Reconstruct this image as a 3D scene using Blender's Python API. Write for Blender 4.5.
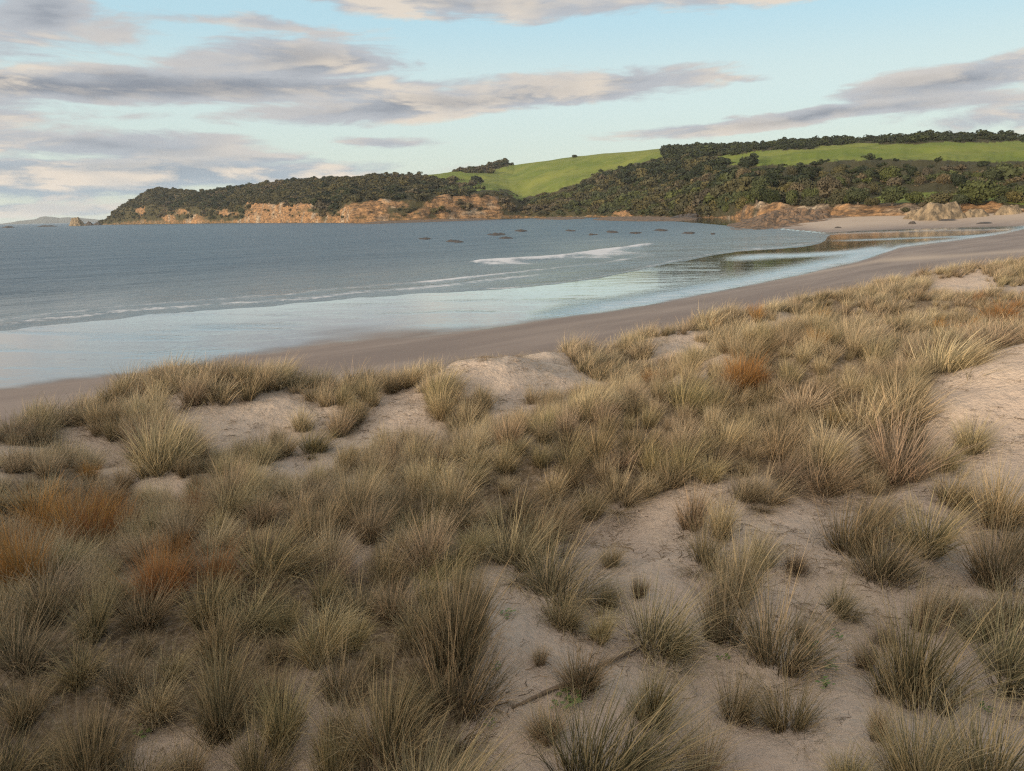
import bpy, math, random
import numpy as np
from mathutils import Matrix, Vector
R = math.radians
rng = np.random.default_rng(7)
random.seed(7)
for o in list(bpy.data.objects): bpy.data.objects.remove(o)
scene = bpy.context.scene
COL = scene.collection

# ------------------------------------------------------------------ camera
F = 773.0; CX, CY = 512.0, 385.5; CH = 9.0
PITCH = math.atan(173.5 / F); ROLL = math.atan(0.023)
cp, sp, cr, sr = math.cos(PITCH), math.sin(PITCH), math.cos(ROLL), math.sin(ROLL)
FW = np.array([0, cp, -sp]); r0_ = np.array([1., 0, 0]); u0_ = np.array([0, sp, cp])
RT = cr * r0_ - sr * u0_; UP = sr * r0_ + cr * u0_
cam_d = bpy.data.cameras.new('camera'); cam = bpy.data.objects.new('camera', cam_d); COL.objects.link(cam)
cam_d.sensor_width = 36; cam_d.lens = F / 1024 * 36; cam_d.clip_start = 0.1; cam_d.clip_end = 90000
m = Matrix.Identity(4)
for i in range(3):
    m[i][0] = RT[i]; m[i][1] = UP[i]; m[i][2] = -FW[i]
m[2][3] = CH
cam.matrix_world = m
scene.camera = cam
CAM = np.array([0, 0, CH])

def rays(u, v):
    u = np.asarray(u, float); v = np.asarray(v, float)
    return FW + RT * ((u - CX) / F)[..., None] + UP * ((CY - v) / F)[..., None]
def at_z(u, v, z=0.0):
    d = rays(u, v); t = (z - CH) / d[..., 2]
    return CAM + d * t[..., None]
def at_r(u, v, r):
    d = rays(u, v); t = np.asarray(r, float) / np.hypot(d[..., 0], d[..., 1])
    return CAM + d * t[..., None]
def proj(p):
    q = np.asarray(p, float) - CAM
    w = q @ FW; w = np.where(w < 0.05, 0.05, w)
    return CX + F * (q @ RT) / w, CY - F * (q @ UP) / w
def azel(u, v):
    d = rays(u, v); d = d / np.linalg.norm(d)
    return math.degrees(math.atan2(d[0], d[1])), math.degrees(math.asin(d[2]))

# ------------------------------------------------------------------ light
SUN_EL, SUN_AZ = 10.0, 222.0          # compass style: 0 = +Y, clockwise; the sun stands behind and left of the viewer
SUN_STRENGTH, SUN_ANGLE = 4.2, 3.0
SKY_STRENGTH = 0.13
EXPOSURE = 0.12
HAZE = 4e-5
sd = bpy.data.lights.new('sun', 'SUN'); sd.energy = SUN_STRENGTH; sd.angle = R(SUN_ANGLE); sd.color = (1.0, 0.80, 0.58)
so = bpy.data.objects.new('sun', sd); COL.objects.link(so)
sv = Vector((math.sin(R(SUN_AZ)) * math.cos(R(SUN_EL)), math.cos(R(SUN_AZ)) * math.cos(R(SUN_EL)), math.sin(R(SUN_EL))))
so.rotation_euler = sv.to_track_quat('Z', 'Y').to_euler(); so.location = (0, 0, 60)
scene.view_settings.view_transform = 'Standard'; scene.view_settings.look = 'None'
scene.view_settings.exposure = EXPOSURE; scene.view_settings.gamma = 1.0; scene.view_settings.use_curve_mapping = False
scene.cycles.max_bounces = 5; scene.cycles.diffuse_bounces = 2; scene.cycles.glossy_bounces = 3
scene.cycles.transmission_bounces = 2; scene.cycles.transparent_max_bounces = 6
scene.cycles.use_denoising = False
scene.cycles.pixel_filter_type = 'BLACKMAN_HARRIS'; scene.cycles.filter_width = 1.25

class N:                                  # tiny node helper
    def __init__(s, nt): s.nt = nt
    def new(s, t, ins=None, **kw):
        n = s.nt.nodes.new(t)
        for k, v in kw.items(): setattr(n, k, v)
        for k, v in (ins or {}).items():
            if isinstance(v, bpy.types.NodeSocket): s.nt.links.new(v, n.inputs[k])
            else: n.inputs[k].default_value = v
        return n
    def math(s, op, a, b=0.0, c=0.0, clamp=False):
        n = s.new('ShaderNodeMath', {0: a, 1: b, 2: c}, operation=op, use_clamp=clamp); return n.outputs[0]
    def mix(s, f, a, b, blend='MIX'):
        n = s.new('ShaderNodeMix', data_type='RGBA', blend_type=blend)
        for k, v in ((0, f), (6, a), (7, b)):
            if isinstance(v, bpy.types.NodeSocket): s.nt.links.new(v, n.inputs[k])
            elif k == 0: n.inputs[0].default_value = v
            else: n.inputs[k].default_value = tuple(v) + ((1,) if len(v) == 3 else ())
        return n.outputs[2]
    def ss(s, x, a, b, o0=0.0, o1=1.0):
        n = s.new('ShaderNodeMapRange', {0: x, 1: a, 2: b, 3: o0, 4: o1}, interpolation_type='SMOOTHSTEP'); return n.outputs[0]
    def noise(s, vec, scale, detail=4.0, rough=0.55, dist=0.0, dim='3D'):
        n = s.new('ShaderNodeTexNoise', {'Scale': scale, 'Detail': detail, 'Roughness': rough, 'Distortion': dist}, noise_dimensions=dim)
        if vec is not None: s.nt.links.new(vec, n.inputs['Vector'])
        return n.outputs[0]
    def attr(s, name, kind='GEOMETRY'):
        return s.new('ShaderNodeAttribute', attribute_name=name, attribute_type=kind)
    def maps(s, vec, sc=(1, 1, 1), loc=(0, 0, 0), rot=(0, 0, 0), vt='POINT'):
        return s.new('ShaderNodeMapping', {'Vector': vec, 'Location': loc, 'Rotation': rot, 'Scale': sc}, vector_type=vt).outputs[0]

# ------------------------------------------------------------------ sky with cloud bands
wd = bpy.data.worlds.new('World'); scene.world = wd; wd.use_nodes = True
nt = wd.node_tree; nt.nodes.clear(); n = N(nt)
sky = n.new('ShaderNodeTexSky', sky_type='NISHITA', sun_disc=False, sun_elevation=R(SUN_EL), sun_rotation=R(SUN_AZ),
            altitude=0.0, air_density=1.0, dust_density=0.6, ozone_density=2.0)
geo = n.new('ShaderNodeTexCoord').outputs['Generated']
sx = n.new('ShaderNodeSeparateXYZ', {0: geo})
az = n.math('MULTIPLY', n.math('ARCTAN2', sx.outputs[0], sx.outputs[1]), 57.2958)
el = n.math('MULTIPLY', n.math('ARCSINE', sx.outputs[2]), 57.2958)
pc = n.new('ShaderNodeCombineXYZ', {0: az, 1: el, 2: 0.0}).outputs[0]
wn = n.new('ShaderNodeTexNoise', {'Vector': n.maps(pc, (0.05, 0.22, 1)), 'Scale': 1.0, 'Detail': 5.0, 'Roughness': 0.6}, noise_dimensions='2D').outputs['Color']
wv = n.new('ShaderNodeVectorMath', {0: wn, 1: (0.5, 0.5, 0.5)}, operation='SUBTRACT').outputs[0]
wv = n.new('ShaderNodeVectorMath', {0: wv, 1: (11.0, 2.4, 0)}, operation='MULTIPLY').outputs[0]
pw = n.new('ShaderNodeVectorMath', {0: pc, 1: wv}, operation='ADD').outputs[0]
# (u, v, half width px, half height px, tilt deg up to the right, weight, blueness)
CLOUDS = [(110, 84, 340, 18, 1, 1.4), (300, 58, 130, 24, 4, 1.0), (480, 0, 330, 14, -2, .75), (0, 8, 60, 18, 6, .9), (270, 28, 130, 7, -3, .5),
          (450, 103, 250, 15, 4, 1.05), (600, 80, 120, 12, 3, .75), (110, 148, 170, 14, -3, .8), (120, 178, 260, 17, 1, 1.2), (250, 160, 200, 8, -3, .55), (50, 206, 110, 5, 0, .8),
          (980, 78, 130, 18, 8, 1.0), (800, 119, 220, 8, 2, .95), (990, 105, 90, 7, 4, .6), (700, 71, 60, 4, -3, .5), (380, 143, 60, 5, 0, .4), (-200, 110, 200, 40, 0, 1.0), (-300, 30, 260, 40, 5, 1.0), (1300, 60, 250, 26, 6, .9)]
fld = None
for (u, v, a, b, tilt, w) in CLOUDS:
    A, E = azel(u, v)
    q = n.maps(pw, (a / 13.0, b / 13.0, 1), (A, E, 0), (0, 0, R(tilt)), 'TEXTURE')
    L = n.new('ShaderNodeVectorMath', {0: q}, operation='LENGTH').outputs['Value']
    f = n.math('MULTIPLY', n.math('SUBTRACT', 1.0, L), w)
    fld = f if fld is None else n.math('SMOOTH_MAX', fld, f, 0.25)
high = n.math('MULTIPLY', n.ss(el, 26, 42), n.math('ADD', .42, n.noise(n.maps(geo, (3, 3, 6)), 1.0, 5, 0.6)))      # unseen broken cloud overhead, added to make the skylight less blue
fld = n.math('MAXIMUM', fld, n.math('SUBTRACT', n.math('MULTIPLY', high, 1.6), 0.7))
fn = n.noise(n.maps(pc, (0.13, 0.66, 1), rot=(0, 0, R(-4))), 1.0, 8, 0.60, 0.3, '2D')
fn2 = n.noise(n.maps(pc, (0.13, 0.66, 1), (0.55, -0.42, 0), rot=(0, 0, R(-4))), 1.0, 8, 0.60, 0.3, '2D')
c = n.math('ADD', fld, n.math('MULTIPLY', n.math('SUBTRACT', fn, 0.5), 1.2))
alpha = n.ss(c, -0.02, 0.33)
lit = n.ss(n.math('SUBTRACT', fn, fn2), -0.13, 0.16)
big = n.noise(n.maps(pc, (0.07, 0.24, 1), (3, 7, 0)), 1.0, 3, 0.5, 0.3, '2D')
lit = n.math('MULTIPLY', lit, n.ss(big, 0.36, 0.62, 0.25, 1.0), clamp=True)
thick = n.ss(c, 0.25, 1.1)
shade = n.mix(thick, (0.45, 0.465, 0.50), (0.225, 0.245, 0.295))
ccol = n.mix(n.math('MULTIPLY', lit, .85), shade, (0.78, 0.67, 0.55))
low = n.ss(el, 0.5, 6.0)
ccol = n.mix(low, n.mix(lit, (0.33, 0.42, 0.50), (0.80, 0.70, 0.60)), ccol)
grad = n.new('ShaderNodeValToRGB', {0: n.ss(el, -1, 24)})
cr_ = grad.color_ramp; cr_.interpolation = 'EASE'
cr_.elements[0].position = 0.0; cr_.elements[0].color = (0.66, 0.73, 0.65, 1)
cr_.elements[1].position = 1.0; cr_.elements[1].color = (0.36, 0.58, 0.72, 1)
e = cr_.elements.new(0.28); e.color = (0.64, 0.77, 0.75, 1)
e = cr_.elements.new(0.62); e.color = (0.48, 0.71, 0.80, 1)
bg1 = n.new('ShaderNodeBackground', {0: sky.outputs[0], 1: SKY_STRENGTH})
bg2 = n.new('ShaderNodeBackground', {0: grad.outputs[0], 1: 1.0})
bgm = n.new('ShaderNodeMixShader', {0: 0.85, 1: bg1.outputs[0], 2: bg2.outputs[0]})
sunv = n.new('ShaderNodeVectorMath', {0: geo, 1: tuple(sv)}, operation='DOT_PRODUCT').outputs['Value']
glow = n.ss(sunv, -.15, 1.0)
ccol = n.mix(n.ss(el, 22, 36), ccol, (0.56, 0.545, 0.53))                                        # unseen cloud overhead, tinted to warm the light on the ground
ccol = n.mix(glow, ccol, (1.75, 1.45, 1.15))                                                      # bright glow round the unseen low sun, added to light the foreground
alpha = n.math('MAXIMUM', alpha, n.math('MULTIPLY', n.ss(sunv, -.1, .6), .75))
bg3 = n.new('ShaderNodeBackground', {0: ccol, 1: 1.0})
mx = n.new('ShaderNodeMixShader', {0: n.math('MULTIPLY', alpha, 0.93), 1: bgm.outputs[0], 2: bg3.outputs[0]})
n.new('ShaderNodeOutputWorld', {0: mx.outputs[0]})

# ------------------------------------------------------------------ helpers
def hash2(ix, iy, seed):
    h = (ix.astype(np.int64) * 374761393 + iy.astype(np.int64) * 668265263 + seed * 974634777) & 0xFFFFFFFF
    h = ((h ^ (h >> 13)) * 1274126177) & 0xFFFFFFFF
    h = h ^ (h >> 16)
    return (h & 0xFFFFFF) / float(0xFFFFFF)
def vnoise(x, y, seed=0):
    x = np.asarray(x, float); y = np.asarray(y, float)
    ix = np.floor(x); iy = np.floor(y); fx = x - ix; fy = y - iy
    fx = fx * fx * (3 - 2 * fx); fy = fy * fy * (3 - 2 * fy)
    a = hash2(ix, iy, seed); b = hash2(ix + 1, iy, seed); c_ = hash2(ix, iy + 1, seed); d = hash2(ix + 1, iy + 1, seed)
    return a + (b - a) * fx + (c_ - a) * fy + (a - b - c_ + d) * fx * fy
def fbm(x, y, seed=0, oct=4):
    s = 0; a = .5; t = 0
    for k in range(oct):
        s = s + a * vnoise(x * 2 ** k + 17.3 * k, y * 2 ** k - 9.1 * k, seed + k); t += a; a *= .5
    return s / t - .5
def sstep(a, b, x):
    t = np.clip((np.asarray(x, float) - a) / (b - a), 0, 1); return t * t * (3 - 2 * t)
def inpoly(u, v, P):
    u = np.asarray(u, float); v = np.asarray(v, float); r = np.zeros(u.shape, bool)
    for i in range(len(P)):
        (x1, y1), (x2, y2) = P[i - 1], P[i]
        if y1 == y2: continue
        r ^= ((y1 > v) != (y2 > v)) & (u < (x2 - x1) * (v - y1) / (y2 - y1) + x1)
    return r
def mk_mesh(name, V, Q, mats=(), smooth=True, attrs=None, mi=None):
    me = bpy.data.meshes.new(name); V = np.asarray(V, np.float32); Q = np.asarray(Q, np.int32)
    me.vertices.add(len(V)); me.vertices.foreach_set('co', V.ravel())
    k = Q.shape[1]; me.loops.add(Q.size); me.loops.foreach_set('vertex_index', Q.ravel())
    me.polygons.add(len(Q)); me.polygons.foreach_set('loop_start', np.arange(0, Q.size, k, dtype=np.int32))
    if mi is not None: me.polygons.foreach_set('material_index', np.asarray(mi, np.int32))
    me.polygons.foreach_set('use_smooth', np.full(len(Q), smooth))
    for nm, a in (attrs or {}).items():
        at = me.attributes.new(nm, 'FLOAT', 'POINT'); at.data.foreach_set('value', np.asarray(a, np.float32).ravel())
    for mt in mats: me.materials.append(mt)
    me.update(calc_edges=True); me.validate()
    return me
def grid_quads(nr, nc):
    i = np.arange(nr - 1)[:, None] * nc + np.arange(nc - 1)[None, :]; i = i.ravel()
    return np.stack([i, i + 1, i + nc + 1, i + nc], 1)
def link(name, me, parent=None, label=None, cat=None, group=None, kind=None):
    o = bpy.data.objects.new(name, me); COL.objects.link(o)
    if parent: o.parent = parent
    if label: o['label'] = label
    if cat: o['category'] = cat
    if group: o['group'] = group
    if kind: o['kind'] = kind
    return o
def mat(name):
    m_ = bpy.data.materials.new(name); m_.use_nodes = True; t = m_.node_tree; t.nodes.clear()
    return m_, N(t)
def out(n_, sh, disp=None):
    n_.new('ShaderNodeOutputMaterial', {0: sh})
def pr(n_, col, rough=0.8, normal=None, **kw):
    ins = {'Base Color': col, 'Roughness': rough}
    if not isinstance(col, bpy.types.NodeSocket): ins['Base Color'] = tuple(col) + (1,)
    if normal is not None: ins['Normal'] = normal
    ins.update(kw)
    return n_.new('ShaderNodeBsdfPrincipled', ins).outputs[0]
def bump(n_, h, strength, dist):
    return n_.new('ShaderNodeBump', {'Strength': strength, 'Distance': dist, 'Height': h}).outputs[0]

# ------------------------------------------------------------------ beach lines (traced on flat sand, so a line in the photo is a line on the ground)
SEA_L = np.array([(-900, 420), (-300, 352), (0, 331), (150, 314.5), (300, 303), (420, 293.5), (500, 290), (560, 284), (600, 278), (640, 270), (680, 261), (720, 254), (780, 249), (812, 244.5), (825, 240.5), (829, 236), (860, 233), (940, 230), (1040, 226), (1200, 216)], float)
WET_L = np.array([(-900, 520), (-300, 425), (0, 389), (100, 377), (200, 364), (280, 351), (330, 342), (380, 337), (430, 334), (460, 332), (500, 326), (560, 318), (600, 312), (640, 306), (690, 297), (760, 283), (800, 275), (850, 264), (874, 257), (900, 248), (960, 240.5), (1005, 234), (1022, 230.5), (1060, 226.5), (1200, 216)], float)
def il(P, u): return np.interp(u, P[:, 0], P[:, 1])

SAND_Z = 1.0
B_R = [(96, 2400), (120, 2250), (200, 1780), (280, 1350), (350, 1000), (420, 1000), (520, 1080), (590, 1000), (650, 820), (700, 660), (735, 520), (760, 460), (850, 400), (950, 385), (1024, 375), (1300, 360)]
B_Z = [(96, 0), (590, 0.3), (650, 1.0), (700, 1.5), (760, 2.3), (850, 3.2), (950, 3.8), (1024, 4.3), (1300, 6)]
# seaward crest of the foredune, traced at its height
EDGE = np.array([(0, 437), (60, 414), (150, 393), (250, 389), (340, 389), (400, 387), (470, 366), (520, 360), (600, 347), (700, 332), (790, 314), (850, 299), (900, 282), (960, 276), (1024, 272), (1100, 270)], float)
ew = at_z(EDGE[:, 0], EDGE[:, 1], 5.0)[:, :2]
ew = np.vstack([[-120, -70], [-45, -12], ew, ew[-1] + (ew[-1] - ew[-3]) * 1.5 + np.array([30, 8]), [220, 190]])
ew = ew[np.argsort(ew[:, 0])]

def beach_z(x, y, u, v):
    dv = v - il(WET_L, u)                       # > 0: landward of the wet edge (for the near beach)
    r = np.hypot(x, y)
    near = np.clip(dv, 0, None) / F * r * r / CH   # metres from the wet edge along the ground
    z = np.clip(near * 0.035, 0, SAND_Z)
    farv = il(np.array([(700, 226), (770, 228), (829, 233.5), (860, 232), (940, 229.5), (1016, 228.5), (1100, 226), (1200, 218)], float), u)
    rp = CH * F / np.maximum(farv - (223.8 - .023 * u), 4) * r / np.maximum(y, 1); rb = np.interp(u, [p[0] for p in B_R], [p[1] for p in B_R]); z0 = np.interp(u, [p[0] for p in B_Z], [p[1] for p in B_Z])
    t = np.clip((r - rp) / np.maximum(rb - rp, 20), 0, 1.0)
    z = np.where(v < farv, z * 0 + sstep(600, 745, u) * (z0 + .15) * t ** 1.25, z)
    return z

def zdune(x, y):
    x = np.asarray(x, float); y = np.asarray(y, float)
    ye = np.interp(x, ew[:, 0], ew[:, 1]); s = (ye - y) * 0.75
    s = s + 1.3 * fbm(x / 4.0, y / 4.0, 3, 2)
    r = np.hypot(x, y)
    top = 5.0 + 0 * x
    top += 1.75 * np.exp(-(((x - 11.5) / 5.0) ** 2 + ((y - 13.0) / 4.0) ** 2))                 # right-hand dune
    top += 0.9 * np.exp(-(((x - 29) / 5.0) ** 2 + ((y - 45) / 5.0) ** 2))
    # grassy ridge running diagonally through the middle
    t = np.clip(((x + 2.0) * 8 + (y - 8.0) * 8) / 128.0, 0, 1.3); dx = x - (-2.0 + 8 * t); dy = y - (8.0 + 8 * t)
    side = (dx - dy) / 1.414
    top += (0.55 + 0.2 * t) * np.exp(-(side / 1.5) ** 2) * sstep(-.2, .15, t) * sstep(1.3, 1.0, t)
    top -= 0.35 * np.exp(-((side + 4.5) / 1.8) ** 2) * sstep(-.1, .2, t)
    top += 0.15 * np.exp(-((s - 1.5) / 1.6) ** 2)                                                # rim
    px, py = at_z(500, 372, 5.3)[:2]; top += 0.55 * np.exp(-(((x - px) / 2.2) ** 2 + ((y - py) / 2.0) ** 2))
    px, py = at_z(240, 432, 5.0)[:2]; top -= 0.35 * np.exp(-(((x - px) / 1.6) ** 2 + ((y - py) / 1.5) ** 2))
    px, py = at_z(90, 450, 5.0)[:2]; top -= 0.3 * np.exp(-(((x - px) / 1.3) ** 2 + ((y - py) / 1.0) ** 2))
    top += 1.05 * fbm(x / 3.1, y / 3.1, 11, 3) + 0.12 * fbm(x / .7, y / .7, 23, 3)
    top += 0.030 * fbm(x / .16, y / .16, 31, 2)
    top += 2.4 * sstep(4.9, 0.8, r) * (y > -50)
    back = sstep(0, 32, -y * 0.8 - x * 0.35 * sstep(30, 5, x)) 
    top += 8.5 * back  # unseen rise behind the camera, added to shade the nearest ground
    k = sstep(-6.5, 0.2, s)
    u, v = proj(np.stack([x, y, 0 * x], -1)); u = np.where(y > 3, u, -900.); v = np.where(y > 3, v, 900.)
    zb = np.where(y > 15, np.clip(beach_z(x, y, u, v), 0, 1.0), 1.0)
    return zb - 0.25 + (top - zb + 0.25) * k

# ------------------------------------------------------------------ materials: ground, sea
def sand_material():
    m_, n = mat('dune_sand')
    P = n.new('ShaderNodeNewGeometry').outputs['Position']
    a = n.noise(P, 0.9, 5, .6); b = n.noise(P, 14.0, 5, .65); c = n.noise(P, 90.0, 3, .6)
    col = n.mix(n.ss(a, .35, .65), (0.46, 0.382, 0.32), (0.54, 0.45, 0.37))
    col = n.mix(n.ss(b, .35, .75, 0, .35), col, (0.27, 0.215, 0.175))
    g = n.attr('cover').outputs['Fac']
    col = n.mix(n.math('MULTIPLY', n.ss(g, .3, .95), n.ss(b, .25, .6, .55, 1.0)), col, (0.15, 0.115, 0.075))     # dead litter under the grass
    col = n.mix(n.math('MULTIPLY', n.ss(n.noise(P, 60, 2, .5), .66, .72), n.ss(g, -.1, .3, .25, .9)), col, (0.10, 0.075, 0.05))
    h = n.math('ADD', n.math('MULTIPLY', b, 1.5), n.math('MULTIPLY', c, .25))
    h = n.math('ADD', h, n.math('MULTIPLY', n.noise(P, 5.0, 3, .6), 2.0))
    w = n.new('ShaderNodeTexVoronoi', {'Vector': P, 'Scale': 2.6, 'Randomness': 1.0}, feature='SMOOTH_F1')
    dent = n.ss(w.outputs['Distance'], .05, .38, -1.0, 0.0)
    h = n.math('ADD', h, n.math('MULTIPLY', dent, n.ss(n.noise(P, .7, 2, .5), .45, .6, 0, 1.3)))
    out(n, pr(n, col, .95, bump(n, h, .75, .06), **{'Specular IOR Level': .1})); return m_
def beach_material():
    m_, n = mat('beach_sand')
    P = n.new('ShaderNodeNewGeometry').outputs['Position']
    wet = n.attr('wet').outputs['Fac']; dry = n.attr('dry').outputs['Fac']; rip = n.attr('ripple').outputs['Fac']; fo = n.attr('foam').outputs['Fac']
    st = n.maps(P, (.16, .035, 1), rot=(0, 0, R(38)))
    st = n.maps(n.maps(P, (1, 1, 1), rot=(0, 0, R(-42)), vt='POINT'), (.035, .22, 1))
    sn = n.noise(st, 1.0, 6, .6, .4)
    col = n.mix(n.ss(sn, .35, .65), (0.185, 0.145, 0.125), (0.255, 0.205, 0.175))
    col = n.mix(dry, col, n.mix(n.noise(P, .06, 4, .6), (0.34, 0.27, 0.21), (0.46, 0.37, 0.29)))
    wf = n.math('ADD', wet, n.math('MULTIPLY', n.math('SUBTRACT', sn, .5), n.math('MULTIPLY', 2.0, n.math('MULTIPLY', wet, n.math('SUBTRACT', 1.0, wet)))))
    wf = n.ss(wf, .12, .9)
    damp = n.mix(wf, col, (0.07, 0.065, 0.06))
    hb = n.noise(P, 3.0, 4, .6)
    dif = pr(n, damp, .75, bump(n, hb, .25, .05), **{'Specular IOR Level': .3})
    rr = n.maps(n.maps(P, (1, 1, 1), rot=(0, 0, R(-42))), (.22, 2.2, 1))
    rb = n.noise(rr, 1.0, 5, .6, .3)
    rb2 = n.noise(n.maps(P, (.10, .35, 1)), 1.0, 3, .55)
    hh = n.math('ADD', n.math('MULTIPLY', rb2, .030), n.math('MULTIPLY', rb, n.math('ADD', .008, n.math('MULTIPLY', rip, .13))))
    gl = n.new('ShaderNodeBsdfGlossy', {'Color': (.93, .95, .95, 1), 'Roughness': n.math('ADD', .05, n.math('MULTIPLY', rip, .16)), 'Normal': bump(n, hh, 1.0, 1.0)}, distribution='GGX').outputs[0]
    lw = n.new('ShaderNodeLayerWeight', {0: .5}).outputs['Facing']
    fr = n.ss(lw, .78, .95, .55, .95)
    sh = n.new('ShaderNodeMixShader', {0: n.math('MULTIPLY', wf, fr), 1: dif, 2: gl}).outputs[0]
    fd = pr(n, (0.55, 0.60, 0.64), .6)
    fm = n.math('MULTIPLY', fo, n.ss(n.noise(n.maps(P, (.4, .8, 1)), 1.0, 6, .7), .38, .62, .15, 1.0), clamp=True)
    sh = n.new('ShaderNodeMixShader', {0: fm, 1: sh, 2: fd}).outputs[0]
    out(n, sh); return m_
def sea_material():
    m_, n = mat('sea_water')
    P = n.new('ShaderNodeNewGeometry').outputs['Position']
    fo = n.attr('foam').outputs['Fac']; sh_ = n.attr('shallow').outputs['Fac']
    q = n.maps(n.maps(P, rot=(0, 0, R(-30))), (.45, 1.0, 1))
    a = n.noise(q, .30, 5, .62, .2); b = n.noise(q, 1.6, 4, .6, .2); c = n.noise(q, .05, 3, .5)
    h = n.math('ADD', n.math('ADD', n.math('MULTIPLY', a, 1.7), n.math('MULTIPLY', b, .40)), n.math('MULTIPLY', c, 5.0))
    str_ = n.ss(sh_, 0, 1, 1.0, .22)
    body = n.mix(sh_, n.mix(n.ss(n.noise(n.maps(q, (.02, .07, 1)), 1.0, 7, .75), .35, .65), (0.030, 0.060, 0.095), (0.065, 0.095, 0.125)), (0.15, 0.165, 0.165))
    w = pr(n, body, n.ss(sh_, 0, 1, .30, .12), n.new('ShaderNodeBump', {'Strength': str_, 'Distance': 1.0, 'Height': h}).outputs[0], **{'IOR': 1.33})
    f = pr(n, (0.54, 0.55, 0.58), .7)
    fm = n.math('ADD', fo, n.math('MULTIPLY', n.math('SUBTRACT', n.noise(n.maps(P, (.5, .7, 1)), 2.2, 6, .75), .5), 1.5))
    fm = n.math('MULTIPLY', n.ss(fm, .35, .85), n.ss(fo, 0.02, .25), clamp=True)
    out(n, n.new('ShaderNodeMixShader', {0: fm, 1: w, 2: f}).outputs[0]); return m_
M_SAND, M_BEACH, M_SEA = sand_material(), beach_material(), sea_material()

# ------------------------------------------------------------------ beach sheet
def lineband(u, v, P, w, u0=None, u1=None, soft=25):
    P = np.asarray(P, float); c = np.interp(u, P[:, 0], P[:, 1])
    a = u0 if u0 is not None else P[0, 0]; b = u1 if u1 is not None else P[-1, 0]
    return np.exp(-((v - c) / w) ** 2) * sstep(a - soft, a + soft, u) * (1 - sstep(b - soft, b + soft, u))
AZ = np.radians(np.linspace(-58, 62, 1150))
rr = CH * F / np.concatenate([np.arange(560, 330, -4), np.arange(330, 60, -1.0), np.arange(60, 20, -.5), np.arange(20, 9, -.5)])
x = np.sin(AZ)[None, :] * rr[:, None]; y = np.cos(AZ)[None, :] * rr[:, None]
u, v = proj(np.stack([x, y, 0 * x], -1))
z = beach_z(x, y, u, v)
vs = il(SEA_L, u) + 1.6 * fbm(u / 30, v / 9, 5, 3) * 2; vw = il(WET_L, u)
seaward = sstep(0, 3.0, vs - v) * (1 - sstep(835, 850, u))
farv = il(np.array([(700, 226), (770, 228), (829, 233.5), (860, 232), (940, 229.5), (1016, 228.5), (1100, 226), (1200, 218)], float), u)
seaward = seaward * (1 - sstep(715, 745, u) * sstep(-.5, .5, farv - v))
z = z - seaward * np.clip((vs - v) * 0.04, 0, 1.6) * (1 - sstep(.01, .4, z))
wj = 9 * fbm(u / 60, v / 8, 9, 3)
soft = np.interp(u, [0, 250, 330, 450, 560, 700, 1024], [10, 14, 20, 14, 7, 4, 2.5])
wet = sstep(soft * .6, -soft * .6, v - vw + wj * soft / 12)
patch = np.exp(-(((u - 395) / 95) ** 2 + ((v - 334) / 9) ** 2)); wet = wet * (1 - .55 * patch)
farv = il(np.array([(700, 226), (770, 228), (829, 233.5), (860, 232), (940, 229.5), (1016, 228.5), (1100, 226), (1200, 218)], float), u)
wet *= np.where(u > 760, sstep(-1.2, .6, v - farv), 1.0)
dry = np.where(v < farv, sstep(0, 5, farv - v), 0) * sstep(690, 750, u)
dry = np.maximum(dry, .45 * sstep(25, 70, v - vw) * sstep(600, 900, u))
dry = np.maximum(dry, .7 * lineband(u, v, [(880, 268), (960, 262), (1024, 257), (1200, 250)], 2.2) + .4 * lineband(u, v, [(700, 286), (860, 268), (930, 262)], 3))
nz = fbm(u / 50, v / 5, 41, 3)
rip = lineband(u, v + 3 * nz, WET_L - [0, 6], 5, 545, 880, 30) + .7 * lineband(u, v + nz * 2, WET_L - [0, 2.0], 2.2, 860, 1030, 12)
rip += lineband(u, v + nz * 2, [(715, 259), (760, 256.5), (830, 253.5), (885, 249)], 2.2, 735, 880, 18) + .8 * lineband(u, v, [(815, 241), (860, 240), (1000, 235)], 1.0, 840, 990)
rip += .35 * sstep(.0, .35, fbm(u / 120, v / 3.5, 77, 3)) * (u < 720) * sstep(0, 20, vw - v)
rip = np.clip(rip, 0, 1)
foam = .62 * lineband(u, v + 2 * nz, WET_L - [0, 4], 4, 590, 880, 40) + .65 * lineband(u, v, WET_L - [0, 1.4], 1.2, 880, 1022, 10) + .5 * lineband(u, v + nz * 2, [(715, 259), (760, 256.5), (830, 253.5), (885, 249)], 1.6, 735, 880, 18)
foam += .5 * lineband(u, v, [(770, 229.5), (829, 234), (860, 232.7), (940, 230.2), (1016, 229.2)], .7, 790, 1015, 10)
me = mk_mesh('beach', np.stack([x, y, z], -1).reshape(-1, 3), grid_quads(*x.shape), [M_BEACH], attrs={'wet': wet, 'dry': dry, 'ripple': rip, 'foam': np.clip(foam, 0, 1)})
link('beach', me, kind='structure', label='damp brown beach with mirror-like wet sand')

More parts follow.
